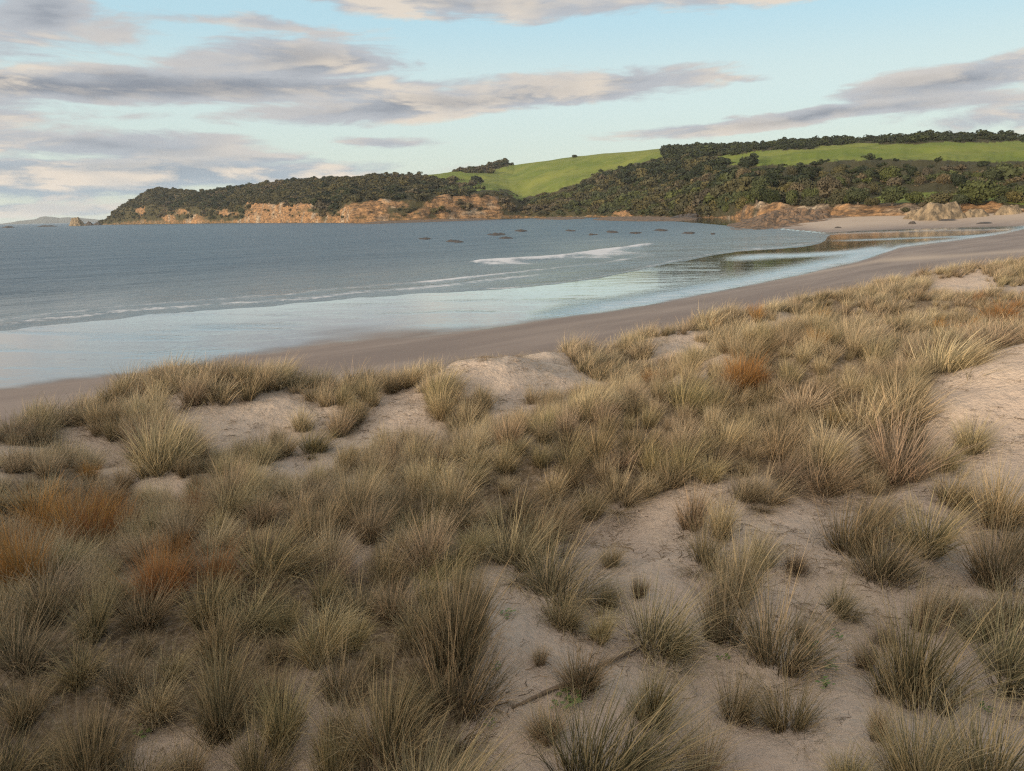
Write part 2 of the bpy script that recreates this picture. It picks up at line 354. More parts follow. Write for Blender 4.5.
# ------------------------------------------------------------------ sea sheet
AZ = np.radians(np.linspace(-75, 62, 1200))
dep = np.concatenate([np.arange(330, 30, -.8), np.arange(30, 8, -.4), np.arange(8, 2, -.3), [1.6, 1.2, .9, .6, .48]])
rr = CH * F / dep
x = np.sin(AZ)[None, :] * rr[:, None]; y = np.cos(AZ)[None, :] * rr[:, None]
u, v = proj(np.stack([x, y, 0 * x], -1)); r = np.hypot(x, y)
vs = il(SEA_L, u) + 1.6 * fbm(u / 30, v / 9, 5, 3) * 2
d = vs - v
z = np.where(d > 0, 0.02 + 0.03 * sstep(0, 3, d), 0.02 + np.clip(d * .08, -1.2, 0))
z = np.where(u > 836, np.where((v > 226), -1.0, z), z)
z = np.where((u > 690), np.minimum(z, np.where(v > np.interp(u, [690, 725, 760, 800, 829], [219, 222, 227, 231, 234]), 9, -1.0)), z)
# waves
sc = 1 - sstep(1500, 3000, r)
wv1 = [(460, 263), (520, 259.5), (560, 256.5), (600, 251.5), (652, 244.5)]
cr1 = lineband(u, v + 1.2 * fbm(u / 25, v * 0, 61, 3), wv1, 1.35, 472, 648, 10)
lineA = np.array([(-300, 344), (0, 325), (150, 309.5), (300, 298.5), (420, 287.5), (520, 277), (600, 268), (680, 257)], float)
cr2 = lineband(u, v + 3 * fbm(u / 40, v * 0, 62, 3), lineA, 1.8, -250, 600, 60)
cr3 = lineband(u, v + 3 * fbm(u / 40, v * 0, 63, 3), lineA - [0, 4.5], 1.6, -250, 500, 80)
cr4 = lineband(u, v + 2 * fbm(u / 25, v * 0, 64, 3), [(430, 283), (460, 279), (520, 273), (600, 264), (660, 255)], 1.3, 425, 640, 20)
sw_ = il(lineA, u) - v; z = z + .22 * sstep(0, 8, sw_) * sstep(110, 30, sw_) * fbm(u / 130, sw_ / 5.5, 181, 3)
z = z + .38 * cr1 + .22 * cr2 + .13 * cr3 + .14 * cr4
z = z + np.where(d > 6, .26 * sc * np.clip(d / 60, 0, 1) * fbm(x / 9 + y / 22, y / 5 - x / 9, 71, 3), 0)
foam = .78 * cr1 * (1 + 1.2 * fbm(u / 7, v / 1.5, 160, 3)) + .55 * lineband(u, v, np.array(wv1) + [0, 3.0], 2.4, 480, 640, 14) * (.6 + fbm(u / 9, v / 2, 65, 2))
foam += .62 * (1 + .6 * fbm(u / 30, v / 3, 161, 3)) * lineband(u, v + 3 * fbm(u / 40, v * 0, 62, 3), lineA + [0, 1.3], 1.0, -250, 560, 60) + .50 * cr3 + .5 * cr4
foam += .35 * sstep(.08, .3, fbm(u / 50, v / 2.2, 66, 3)) * sstep(430, 520, u) * sstep(232, 240, v)
foam += .5 * lineband(u, v, SEA_L - [0, 1.3], 1.1, 480, 826, 20)
foam += .55 * lineband(u, v, [(430, 246), (500, 243), (560, 241), (640, 240)], 1.1, 470, 640, 20) * (.5 + fbm(u / 12, v, 68, 2))
foam += .42 * sstep(-.1, .1, fbm(u / 40, v / 3, 67, 2)) * (lineband(u, v, [(640, 256), (700, 247), (760, 241), (812, 238)], 5, 590, 812))
shallow = sstep(55, 0, d) * .8; shallow = np.maximum(shallow, .8 * sstep(480, 640, u) * sstep(228, 250, v))
me = mk_mesh('sea', np.stack([x, y, z], -1).reshape(-1, 3), grid_quads(*x.shape), [M_SEA], attrs={'foam': np.clip(foam, 0, 1.3), 'shallow': shallow})
link('sea', me, kind='structure', label='grey-blue sea with small breakers')

# ------------------------------------------------------------------ grass cover map (where the photo shows bare sand)
OPEN = [(425, 900), (470, 700), (495, 625), (470, 592), (560, 545), (608, 515), (690, 488), (762, 475), (800, 505), (850, 490), (880, 500), (940, 480), (925, 430), (925, 392), (965, 368), (1024, 352), (1500, 300), (1500, 900)]
BARE = [[(30, 438), (85, 428), (140, 458), (190, 478), (205, 505), (170, 512), (135, 482), (60, 462)],
        [(150, 413), (200, 403), (308, 410), (295, 430), (272, 452), (222, 460), (183, 440)],
        [(436, 372), (480, 348), (500, 338), (548, 336), (572, 365), (607, 388), (590, 404), (540, 398), (500, 404), (450, 392)],
        [(640, 340), (690, 334), (716, 362), (655, 362)], [(545, 338), (578, 334), (578, 348), (548, 348)],
        [(283, 690), (325, 665), (350, 700), (385, 735), (335, 752), (300, 900), (110, 900), (140, 735), (250, 738)],
        [(925, 284), (985, 272), (1004, 290), (965, 298), (925, 292)], [(1005, 287), (1040, 283), (1040, 294), (1010, 294)], [(845, 303), (870, 298), (872, 304), (850, 308)]]
def cover(x, y, z):
    u, v = proj(np.stack([x, y, z], -1))
    r = np.hypot(x, y)
    ju = u + 18 * fbm(x * 1.3, y * 1.3, 91, 3) * 2 * np.clip(8 / r, .2, 1.2); jv = v + 11 * fbm(x * 1.3, y * 1.3, 92, 3) * 2 * np.clip(8 / r, .15, 1.2)
    c = np.ones(np.shape(u))
    for P in BARE: c[inpoly(ju, jv, P)] = 0
    c[inpoly(ju, jv, OPEN)] = 0
    c = np.where((fbm(x / 1.25, y / 1.25, 95, 3) < -.17) & (r < 30), .0, c)
    c = np.where(y < .5, .35, c)
    return c

# ------------------------------------------------------------------ dune sheet
az1 = np.concatenate([np.linspace(-50, 50, 1000), np.linspace(50, 310, 300)[1:-1]]); AZ = np.radians(np.append(az1, 310.0))
rr = np.concatenate([[0.01], np.geomspace(.5, 4.5, 24)[:-1], np.geomspace(4.5, 30, 230)[:-1], np.geomspace(30, 130, 110)])
x = np.sin(AZ)[None, :] * rr[:, None]; y = np.cos(AZ)[None, :] * rr[:, None]
z = zdune(x, y)
cov = cover(x, y, z)
k = np.ones(7) / 7                                    # soften the map
cs = cov.copy()
for _ in range(2):
    cs = np.apply_along_axis(lambda a: np.convolve(np.pad(a, 3, 'edge'), k, 'valid'), 0, cs)
    cs = np.apply_along_axis(lambda a: np.convolve(np.pad(a, 3, 'edge'), k, 'valid'), 1, cs)
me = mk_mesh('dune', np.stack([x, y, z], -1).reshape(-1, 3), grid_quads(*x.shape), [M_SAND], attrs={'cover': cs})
link('dune', me, kind='structure', label='pinkish sand dunes under marram grass')

def hit(u, v):                                       # where a sight line meets the dune
    d = rays(np.float64(u), np.float64(v)); d = d / np.linalg.norm(d)
    t = np.geomspace(3.0, 140, 2500); P = CAM + d * t[:, None]
    g = P[:, 2] - zdune(P[:, 0], P[:, 1]); i = np.argmax(g < 0)
    if not (g < 0).any(): return None
    a, b = t[max(i - 1, 0)], t[i]
    for _ in range(14):
        c = .5 * (a + b); p = CAM + d * c
        if p[2] < zdune(p[0:1], p[1:2])[0]: b = c
        else: a = c
    return CAM + d * b

# ------------------------------------------------------------------ grass tussocks
def grass_material(name, root, mid, tip, dead):
    m_, n = mat(name)
    t = n.attr('t').outputs['Fac']; br = n.attr('r').outputs['Fac']; oi = n.new('ShaderNodeObjectInfo'); orr = oi.outputs['Random']
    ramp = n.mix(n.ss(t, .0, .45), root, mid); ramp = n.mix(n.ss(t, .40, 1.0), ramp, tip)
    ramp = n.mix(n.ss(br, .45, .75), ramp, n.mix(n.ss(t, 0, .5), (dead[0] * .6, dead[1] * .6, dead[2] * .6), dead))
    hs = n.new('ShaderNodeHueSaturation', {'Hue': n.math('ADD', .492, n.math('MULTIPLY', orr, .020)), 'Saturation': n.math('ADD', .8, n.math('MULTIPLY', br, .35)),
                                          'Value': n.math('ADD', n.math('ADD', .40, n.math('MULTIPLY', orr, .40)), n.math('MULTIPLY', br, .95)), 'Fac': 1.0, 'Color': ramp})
    col = n.mix(1.0, hs.outputs[0], oi.outputs['Color'], 'MULTIPLY')
    a = pr(n, col, .65, **{'Specular IOR Level': .25})
    tr = n.new('ShaderNodeBsdfTranslucent', {0: col}).outputs[0]
    out(n, n.new('ShaderNodeMixShader', {0: .28, 1: a, 2: tr}).outputs[0]); return m_
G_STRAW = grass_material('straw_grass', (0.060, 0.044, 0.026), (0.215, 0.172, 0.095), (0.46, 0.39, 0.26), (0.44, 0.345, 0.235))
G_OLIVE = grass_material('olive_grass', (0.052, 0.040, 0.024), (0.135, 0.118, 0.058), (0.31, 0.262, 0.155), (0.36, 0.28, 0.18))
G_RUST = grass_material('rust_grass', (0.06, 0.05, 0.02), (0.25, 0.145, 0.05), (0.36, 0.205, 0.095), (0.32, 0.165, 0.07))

def tussock_mesh(name, material, blades, seed, spread=.24, lean=34, width=.006, segs=4, curl=45, wind=(.12, .02), short=.45):
    g = np.random.default_rng(seed); n_ = blades
    clumps = g.normal(0, spread * .55, (max(3, int(5 + spread * 12)), 2)); ci = g.integers(0, len(clumps), n_)
    root = clumps[ci] + g.normal(0, spread * .24, (n_, 2))
    rad = np.hypot(root[:, 0], root[:, 1])
    azm = np.arctan2(root[:, 1], root[:, 0]) + g.normal(0, 1.0, n_)
    ln = np.radians(np.clip(6 + lean * (rad / spread) * .75 + np.abs(g.normal(0, lean * .38, n_)), 0, 78))
    L = np.clip(g.normal(.86, .17, n_), short * .5, 1.15) * (1 - .20 * np.clip(rad / spread, 0, 2))
    L[g.random(n_) < .22] *= short * 1.3; L *= (.72 + .5 * g.random(len(clumps)))[ci]
    cu = np.radians(np.abs(g.normal(curl * .5, curl * .6, n_))); br_ = g.random(n_) < .10; cu[br_] += .9
    w = width * g.uniform(.6, 1.35, n_)
    t = np.linspace(0, 1, segs + 1)
    ang = ln[:, None] + cu[:, None] * t[None, :] ** 1.4
    ds = L[:, None] / segs
    mid = .5 * (ang[:, 1:] + ang[:, :-1])
    hor = np.concatenate([np.zeros((n_, 1)), np.cumsum(np.sin(mid) * ds, 1)], 1); ver = np.concatenate([np.zeros((n_, 1)), np.cumsum(np.cos(mid) * ds, 1)], 1)
    X = root[:, 0:1] + hor * np.cos(azm)[:, None] + wind[0] * ver * t * L[:, None] * 1.3; Y = root[:, 1:2] + hor * np.sin(azm)[:, None] + wind[1] * ver * t
    Z = ver - .04
    fa = azm + np.pi / 2 + g.normal(0, .7, n_)
    wt = w[:, None] * np.clip(1 - t[None, :] ** 2.2, .12, 1) * .5
    dxw = np.cos(fa)[:, None] * wt; dyw = np.sin(fa)[:, None] * wt
    V = np.stack([np.stack([X - dxw, Y - dyw, Z], -1), np.stack([X + dxw, Y + dyw, Z], -1)], 2)   # blade, seg, side
    base = np.arange(n_)[:, None] * (2 * (segs + 1)) + np.arange(segs)[None, :] * 2; base = base.ravel()
    Q = np.stack([base, base + 1, base + 3, base + 2], 1)
    T = np.repeat(np.tile(t, n_), 2); RR = np.repeat(g.random(n_), 2 * (segs + 1))
    return mk_mesh(name, V.reshape(-1, 3), Q, [material], False, {'t': T, 'r': RR})
NEAR = {}
for kname, mt in (('straw', G_STRAW), ('olive', G_OLIVE), ('rust', G_RUST)):
    NEAR[kname] = [tussock_mesh('tussock_' + kname, mt, 760, 10 + i, s, l * (.7 if kname == 'rust' else 1), .0070, 4, c_, (wx * (.3 if kname == 'rust' else 1), wy)) for i, (s, l, c_, wx, wy) in enumerate(
        [(.22, 27, 40, .18, .0), (.28, 36, 55, .24, .05), (.18, 20, 30, .14, -.05), (.30, 26, 45, .28, .06), (.24, 32, 62, .10, .1), (.15, 30, 50, .22, -.08)][:(2 if kname == 'rust' else 6)])]
MID = {}
for kname, mt in (('straw', G_STRAW), ('olive', G_OLIVE), ('rust', G_RUST)):
    MID[kname] = [tussock_mesh('tussock_far_' + kname, mt, 300, 40 + i, s, 28, .012, 3, 42, (.05 if kname == 'rust' else .22, .02)) for i, s in enumerate([.26, .32, .38])]

HAND = [(692, 527, 50, 44, 'straw'), (704, 566, 60, 42, 'olive'), (762, 503, 38, 42, 'straw'), (792, 570, 32, 28, 'straw'), (612, 566, 34, 30, 'straw'), (640, 596, 30, 24, 'olive'), (762, 566, 38, 34, 'olive'), (802, 640, 26, 22, 'straw'), (884, 645, 30, 24, 'straw'),
    (880, 738, 32, 28, 'straw'), (640, 765, 28, 26, 'straw'), (975, 640, 48, 40, 'olive'), (830, 458, 50, 56, 'straw'), (864, 434, 58, 56, 'straw'), (780, 458, 42, 48, 'straw'), (950, 504, 46, 40, 'olive'), (742, 500, 42, 38, 'straw'), (1012, 624, 56, 44, 'olive'), (872, 524, 40, 34, 'olive'), (604, 604, 36, 30, 'olive'),
    (735, 384, 36, 30, 'rust'), (752, 386, 38, 30, 'rust'), (170, 596, 56, 40, 'rust'), (156, 598, 50, 36, 'rust'), (72, 540, 60, 50, 'rust'), (98, 556, 60, 50, 'rust'), (14, 575, 60, 50, 'rust'),
    # base u, base v, height px, width px, kind
    (655, 652, 84, 78, 'olive'), (722, 640, 104, 52, 'olive'), (772, 668, 92, 74, 'olive'), (592, 790, 92, 128, 'olive'), (548, 738, 42, 46, 'straw'), (561, 628, 54, 44, 'olive'),
    (600, 640, 34, 34, 'straw'), (584, 690, 56, 56, 'olive'), (652, 722, 52, 54, 'olive'), (541, 664, 32, 22, 'straw'), (550, 598, 66, 84, 'olive'), (735, 722, 68, 38, 'olive'),
    (786, 732, 56, 46, 'olive'), (702, 790, 78, 54, 'straw'), (838, 615, 40, 34, 'olive'), (884, 582, 62, 64, 'olive'), (846, 553, 72, 60, 'olive'), (926, 552, 92, 76, 'olive'),
    (924, 628, 46, 36, 'straw'), (952, 620, 48, 36, 'olive'), (914, 702, 88, 96, 'olive'), (1002, 680, 96, 80, 'olive'), (992, 586, 72, 62, 'olive'), (866, 668, 44, 30, 'straw'),
    (1004, 524, 84, 66, 'straw'), (970, 450, 40, 44, 'straw'), (900, 478, 78, 92, 'straw'), (905, 425, 92, 76, 'straw'), (822, 488, 56, 60, 'straw'),
    (916, 790, 82, 84, 'olive'), (990, 796, 92, 104, 'olive'), (850, 790, 46, 50, 'olive'), (738, 598, 74, 60, 'straw'), (722, 536, 52, 40, 'straw'),
    (455, 662, 112, 92, 'olive'), (450, 716, 86, 84, 'olive'), (392, 770, 92, 96, 'olive'), (335, 792, 70, 46, 'olive'), (340, 705, 66, 46, 'olive'),
    (190, 785, 58, 44, 'olive'), (256, 785, 66, 50, 'olive'), (284, 742, 72, 60, 'olive'), (95, 785, 78, 66, 'olive'), (226, 735, 74, 62, 'olive'),
    (742, 390, 46, 46, 'rust'), (166, 604, 62, 56, 'rust'), (214, 590, 56, 50, 'rust'), (84, 550, 66, 64, 'rust'), (26, 590, 70, 60, 'rust'), (112, 528, 46, 40, 'rust'), (40, 530, 50, 50, 'rust'), (1000, 322, 30, 60, 'rust'), (655, 385, 22, 34, 'rust'), (310, 452, 36, 40, 'olive'),
    (160, 472, 58, 66, 'straw'), (182, 466, 46, 44, 'olive'), (805, 412, 34, 60, 'straw'), (938, 372, 62, 64, 'straw'), (990, 350, 52, 66, 'straw'), (870, 345, 44, 50, 'straw'), (1018, 560, 60, 50, 'olive')]
TUS = []      # x, y, z, height, width, kind, u, v
for (u, v, hp, wp, kd) in HAND:
    p = hit(u, v)
    if p is None: continue
    sl = np.linalg.norm(p - CAM); h = min(hp / F * sl / math.cos(math.asin((CH - p[2]) / sl)) * .93, .95); w = min(wp / F * sl, 1.2)
    TUS.append([p[0], p[1], p[2], h, w, kd, u, v])
nh = len(TUS); hx = np.array([[t[0], t[1], t[4]] for t in TUS])
# scattered ones
cand = []
g = np.random.default_rng(5)
K = 60000
a_ = np.radians(g.uniform(-46, 48, K)); r_ = 3.6 + 74.4 * g.random(K) ** 1.35; xs = r_ * np.sin(a_); ys = r_ * np.cos(a_)
ye = np.interp(xs, ew[:, 0], ew[:, 1]); keep = (ye - ys) * .75 > -4.5; ye0 = ye[keep]
xs, ys, r_ = xs[keep], ys[keep], r_[keep]; zs = zdune(xs, ys); cs_ = cover(xs, ys, zs)
uu, vv = proj(np.stack([xs, ys, zs], -1))
cell = {}
for i in range(len(xs)):
    if cs_[i] < .5: continue
    s_ = .30 if r_[i] < 26 else .42
    s_ *= .8 + .5 * (vnoise(xs[i] / 2.0, ys[i] / 2.0, 55))
    kx, ky = int(xs[i] // .6), int(ys[i] // .6); ok = True
    for ax in (-1, 0, 1):
        for ay in (-1, 0, 1):
            for (qx, qy) in cell.get((kx + ax, ky + ay), ()):
                if (qx - xs[i]) ** 2 + (qy - ys[i]) ** 2 < s_ * s_: ok = False
    if ok and r_[i] < 25 and (np.hypot(hx[:, 0] - xs[i], hx[:, 1] - ys[i]) < hx[:, 2] * .36 + .12).any(): ok = False
    if ok:
        cell.setdefault((kx, ky), []).append((xs[i], ys[i])); cand.append(i)
def kind_at(x, y, u, v, rv):
    q = vnoise(x / 2.6, y / 2.6, 101)
    reg = 0.0
    if u < 240 and 470 < v < 640: reg = .07
    if 590 < u < 860 and 310 < v < 375: reg = .06
    if u > 900 and 290 < v < 345: reg = .14
    if rv < reg * (.4 + 1.2 * q) * .8: return 'rust'
    low = 1 if (v > 590) else 0
    straw = .74 if not low else .30
    if q > .62: straw -= .25
    return 'straw' if rv + (q - .5) * .3 < straw + .1 else 'olive'
for i in cand:
    rv = g.random(); kd = kind_at(xs[i], ys[i], uu[i], vv[i], rv)
    h = np.clip(g.normal(.49 - .03 * float(sstep(520, 640, vv[i])), .13), .30, .9)
    if (ye0[i] - ys[i]) * .75 < 3.5: h *= 1.18
    TUS.append([xs[i], ys[i], zs[i], h, h * g.uniform(.75, 1.05), kd, uu[i], vv[i]])
print('tussocks', len(TUS))
SIZE = []
for t in TUS:
    d_ = math.sqrt(t[0] ** 2 + t[1] ** 2 + (CH - t[2]) ** 2); s_ = t[3] * t[4] / d_ ** 2
    if not (-15 < t[6] < 1039 and t[7] - t[3] / d_ * F < 768 and t[7] > 250): s_ = 0
    SIZE.append(s_)
order = list(np.argsort(SIZE[nh:])[::-1] + nh)
sel = list(range(nh)) + order[:300 - nh]; selset = set(sel)

# zones used to word the labels: phrase, u, v
ZONES = [('beneath the bottom-left corner sand', 40, 740), ('beside the sand patch at bottom left', 180, 720), ('left of the bottom-left sand patch', 60, 660),
         ('below the orange rust clumps', 180, 650), ('around the orange rust clumps', 190, 575), ('by the dark rust patch at left edge', 60, 545),
         ('below the left sand hollow', 100, 495), ('under the round sand hollow', 250, 480), ('on the crest behind the sand hollow', 230, 395), ('on the crest at far left', 40, 425),
         ('along the crest left of the pale sand mound', 390, 385), ('below the pale sand mound', 500, 420), ('in the swale at left centre', 370, 440), ('in the thick mat left of centre', 330, 520),
         ('in the thick mat at centre', 450, 500), ('on the pale ridge right of centre', 580, 470), ('on the slope below the pale ridge', 480, 560), ('in the lower mat left of the sand path', 340, 600), ('above the lower left sand slip', 300, 660),
         ('beside the big dark clump left of the sand path', 420, 690), ('at the sand path bottom', 590, 720), ('in the middle of the sand path', 620, 640), ('at the top of the sand path', 640, 520), ('on the sand left of the seedlings', 740, 680),
         ('right of the seedlings on the sand', 860, 660), ('at the right-hand bottom corner', 950, 750), ('on the right-hand sand slope', 960, 640), ('midway up the right sand slope', 900, 540), ('beside the bare right-hand dune', 930, 440), ('on the ridge under the bare dune crest', 800, 470),
         ('around the red-brown ball clump', 740, 390), ('on the ridge right of the ball clump', 850, 390), ('on the right-hand ridge crest', 960, 340), ('in the grass above the ball clump', 720, 335), ('between the sand mound and ball clump', 630, 390), ('in the grass toward the white sand hump', 880, 300),
         ('between sand path and centre ridge', 720, 500), ('far left below the crest', 20, 480), ('at the left edge under the rust patch', 20, 620), ('below the swale in front of the mound', 560, 520)]
ORD = ['leftmost', 'second from left', 'third from left', 'fourth from left', 'fifth from left', 'sixth from left', 'seventh from left', 'eighth from left', 'ninth from left', 'tenth from left', 'eleventh from left', 'twelfth from left'] + ['%s from left' % w for w in
       ('thirteenth', 'fourteenth', 'fifteenth', 'sixteenth', 'seventeenth', 'eighteenth', 'nineteenth', 'twentieth', 'twenty-first', 'twenty-second', 'twenty-third', 'twenty-fourth', 'twenty-fifth', 'twenty-sixth', 'twenty-seventh', 'twenty-eighth', 'twenty-ninth', 'thirtieth')]
zone_of = {}
for i in sel:
    u, v = TUS[i][6], TUS[i][7] - 15
    zi = min(range(len(ZONES)), key=lambda k: (ZONES[k][1] - u) ** 2 + ((ZONES[k][2] - v) * 1.3) ** 2)
    zone_of.setdefault((zi, TUS[i][5]), []).append(i)
CW = {'straw': 'straw-coloured', 'olive': 'olive-green', 'rust': 'rust-orange'}
LABEL = {}
for (zi, kd), L_ in zone_of.items():
    L_.sort(key=lambda i: TUS[i][6])
    for k, i in enumerate(L_):
        LABEL[i] = '%s tussock %s%s' % (CW[kd], ZONES[zi][0], '' if len(L_) == 1 else ', ' + ORD[min(k, len(ORD) - 1)])
NB_ = 27
SPECIAL = {0 + NB_: 'bushy olive-green tussock alone on the sand at the end of the driftwood stick', 3 + NB_: 'broad dark tussock cut by the bottom edge below the driftwood stick',
           7 + NB_: 'small olive tussock standing over the middle of the driftwood stick', 44 + NB_: 'round red-brown ball of grass standing out of the pale dune grass', 45 + NB_: 'bright orange upright clump in the left foreground grass'}
LABEL.update(SPECIAL)
COLV = {'straw': 0, 'olive': 1, 'rust': 2}
for i in sel:
    X, Y, Z, h, w, kd, u, v = TUS[i]
    r = math.hypot(X, Y)
    pool = NEAR[kd]; me = pool[random.randrange(len(pool))]
    o = link('grass_tussock', me, None, LABEL[i], 'tussock', 'dune grass tussocks')
    o.location = (X, Y, Z); o.rotation_euler = (random.uniform(-.08, .08), random.uniform(-.08, .08), random.uniform(-1.0, 1.0))
    s_ = h / .92; sw = w / .95 if i < nh else s_ * w / h * 1.0
    o.scale = (sw, sw, s_)
    b_ = random.uniform(.82, 1.15); o.color = (b_, b_ * random.uniform(.95, 1.03), b_ * random.uniform(.88, 1.02), 1)

def geo_scatter(name, pts, idx, rot, scl, meshes, label, parent_mats=(), kind='stuff'):
    """ONE object of stuff: meshes instanced on a point mesh"""
    tc = bpy.data.collections.new(name + '_shapes')
    for k_, me_ in enumerate(meshes):
        ob = bpy.data.objects.new('%s_shape_%02d' % (name, k_), me_); tc.objects.link(ob)
    me = bpy.data.meshes.new(name); me.vertices.add(len(pts)); me.vertices.foreach_set('co', np.asarray(pts, np.float32).ravel())
    a = me.attributes.new('idx', 'INT', 'POINT'); a.data.foreach_set('value', np.asarray(idx, np.int32))
    a = me.attributes.new('rot', 'FLOAT_VECTOR', 'POINT'); a.data.foreach_set('vector', np.asarray(rot, np.float32).ravel())
    a = me.attributes.new('scl', 'FLOAT_VECTOR', 'POINT'); a.data.foreach_set('vector', np.asarray(scl, np.float32).ravel())
    for mt in parent_mats: me.materials.append(mt)
    ng = bpy.data.node_groups.new(name + '_scatter', 'GeometryNodeTree')
    ng.interface.new_socket('Geometry', in_out='INPUT', socket_type='NodeSocketGeometry'); ng.interface.new_socket('Geometry', in_out='OUTPUT', socket_type='NodeSocketGeometry')
    nn = ng.nodes; gi = nn.new('NodeGroupInput'); go = nn.new('NodeGroupOutput')
    m2p = nn.new('GeometryNodeMeshToPoints'); iop = nn.new('GeometryNodeInstanceOnPoints'); ci = nn.new('GeometryNodeCollectionInfo')
    ci.inputs['Collection'].default_value = tc; ci.inputs['Separate Children'].default_value = True; ci.inputs['Reset Children'].default_value = True
    def na(nm, ty):
        q = nn.new('GeometryNodeInputNamedAttribute'); q.data_type = ty; q.inputs['Name'].default_value = nm
        return [s for s in q.outputs if s.enabled and s.name == 'Attribute'][0]
    e2r = nn.new('FunctionNodeEulerToRotation')
    ng.links.new(gi.outputs[0], m2p.inputs['Mesh']); ng.links.new(m2p.outputs[0], iop.inputs['Points'])
    ng.links.new(ci.outputs[0], iop.inputs['Instance']); iop.inputs['Pick Instance'].default_value = True
    ng.links.new(na('idx', 'INT'), iop.inputs['Instance Index']); ng.links.new(na('rot', 'FLOAT_VECTOR'), e2r.inputs[0]); ng.links.new(e2r.outputs[0], iop.inputs['Rotation'])
    ng.links.new(na('scl', 'FLOAT_VECTOR'), iop.inputs['Scale']); ng.links.new(iop.outputs[0], go.inputs[0])
    o = link(name, me, None, label, None, None, kind)
    md = o.modifiers.new('scatter', 'NODES'); md.node_group = ng
    return o
rest = [i for i in range(len(TUS)) if i not in selset]
pts, idx, rot, scl = [], [], [], []
shapes = MID['straw'] + MID['olive'] + MID['rust'] + [NEAR['straw'][0], NEAR['olive'][0], NEAR['rust'][0], NEAR['straw'][1]]
for i in rest:
    X, Y, Z, h, w, kd, u, v = TUS[i]; r = math.hypot(X, Y)
    pts.append((X, Y, Z)); idx.append({'straw': 9, 'olive': 10, 'rust': 11}[kd] if r < 17 else COLV[kd] * 3 + random.randrange(3))
    rot.append((random.uniform(-.1, .1), random.uniform(-.1, .1), random.uniform(-.7, .7))); scl.append((w * 1.12, w * 1.12, h * 1.1))
geo_scatter('dune_grass', pts, idx, rot, scl, shapes, 'dense mat of straw-coloured marram grass over the dunes')

# low wisps and short shoots between the tussocks
wisp = [tussock_mesh('wisp', G_STRAW, 16, 70, .12, 40, .006, 3, 60), tussock_mesh('wisp', G_OLIVE, 10, 71, .10, 45, .006, 3, 60), tussock_mesh('wisp', G_STRAW, 34, 72, .22, 62, .006, 3, 70)]
K = 9000; a_ = np.radians(g.uniform(-42, 44, K)); r_ = 3.8 + (26 - 3.8) * np.sqrt(g.random(K)) ; xs2 = r_ * np.sin(a_); ys2 = r_ * np.cos(a_)
keep = (np.interp(xs2, ew[:, 0], ew[:, 1]) - ys2) > -2; xs2, ys2, r_ = xs2[keep], ys2[keep], r_[keep]; zs2 = zdune(xs2, ys2); cv = cover(xs2, ys2, zs2)
pt = np.array([(t[0], t[1]) for t in TUS]); pp, ii, ro, sc_ = [], [], [], []
for i in range(len(xs2)):
    dn = np.min(np.hypot(pt[:, 0] - xs2[i], pt[:, 1] - ys2[i])) if r_[i] < 16 else 0
    pacc = .85 if cv[i] > .5 else (.55 if dn < .55 else .07)
    if g.random() > pacc: continue
    pp.append((xs2[i], ys2[i], zs2[i])); ii.append(int(g.integers(0, 3))); ro.append((0, 0, g.uniform(0, 6.28))); s_ = g.uniform(.14, .42); sc_.append((s_ * 1.3, s_ * 1.3, s_))
geo_scatter('grass_wisps', pp, ii, ro, sc_, wisp, 'short wisps and dead stalks of grass between the tussocks')

# dead litter lying on the sand
def litter_mesh(seed):
    g = np.random.default_rng(seed); V = []; Q = []
    for k in range(7):
        L = g.uniform(.03, .16); a = g.uniform(0, 6.28); c = g.normal(0, .10, 2); w = g.uniform(.0012, .0035); b = len(V)
        for s in (0, .5, 1):
            q = c + (s - .5) * L * np.array([math.cos(a + .6 * s), math.sin(a + .6 * s)]); nx, ny = -math.sin(a) * w, math.cos(a) * w
            zz = .006 + .02 * s * g.random(); V += [(q[0] - nx, q[1] - ny, zz), (q[0] + nx, q[1] + ny, zz), (q[0], q[1], zz + w * 1.5)]
        for s in (0, 3):
            for e_ in range(3): Q.append((b + s + e_, b + s + (e_ + 1) % 3, b + s + 3 + (e_ + 1) % 3, b + s + 3 + e_))
    return mk_mesh('litter', V, Q, [M_LIT], False)
M_LIT, n = mat('dead_litter'); oi = n.new('ShaderNodeObjectInfo'); out(n, pr(n, n.mix(oi.outputs['Random'], (0.07, 0.05, 0.035), (0.24, 0.18, 0.12)), .9))
lit_m = [litter_mesh(k) for k in range(4)]
K = 5200; a_ = np.radians(g.uniform(-42, 44, K)); r_ = 3.8 + (19 - 3.8) * np.sqrt(g.random(K)); xl = r_ * np.sin(a_); yl = r_ * np.cos(a_); zl = zdune(xl, yl)
keep = g.random(K) < np.where(cover(xl, yl, zl) > .5, .4, .15 + .85 * (vnoise(xl * 1.1, yl * 1.1, 200) > .55)); xl, yl, zl = xl[keep], yl[keep], zl[keep]; K = len(xl)
geo_scatter('dune_litter', np.stack([xl, yl, zl], 1), g.integers(0, 4, K), np.stack([np.zeros(K), np.zeros(K), g.uniform(0, 6.28, K)], 1), np.repeat(g.uniform(.5, 1.5, K)[:, None], 3, 1), lit_m, 'broken stalks and dead leaves littering the sand')

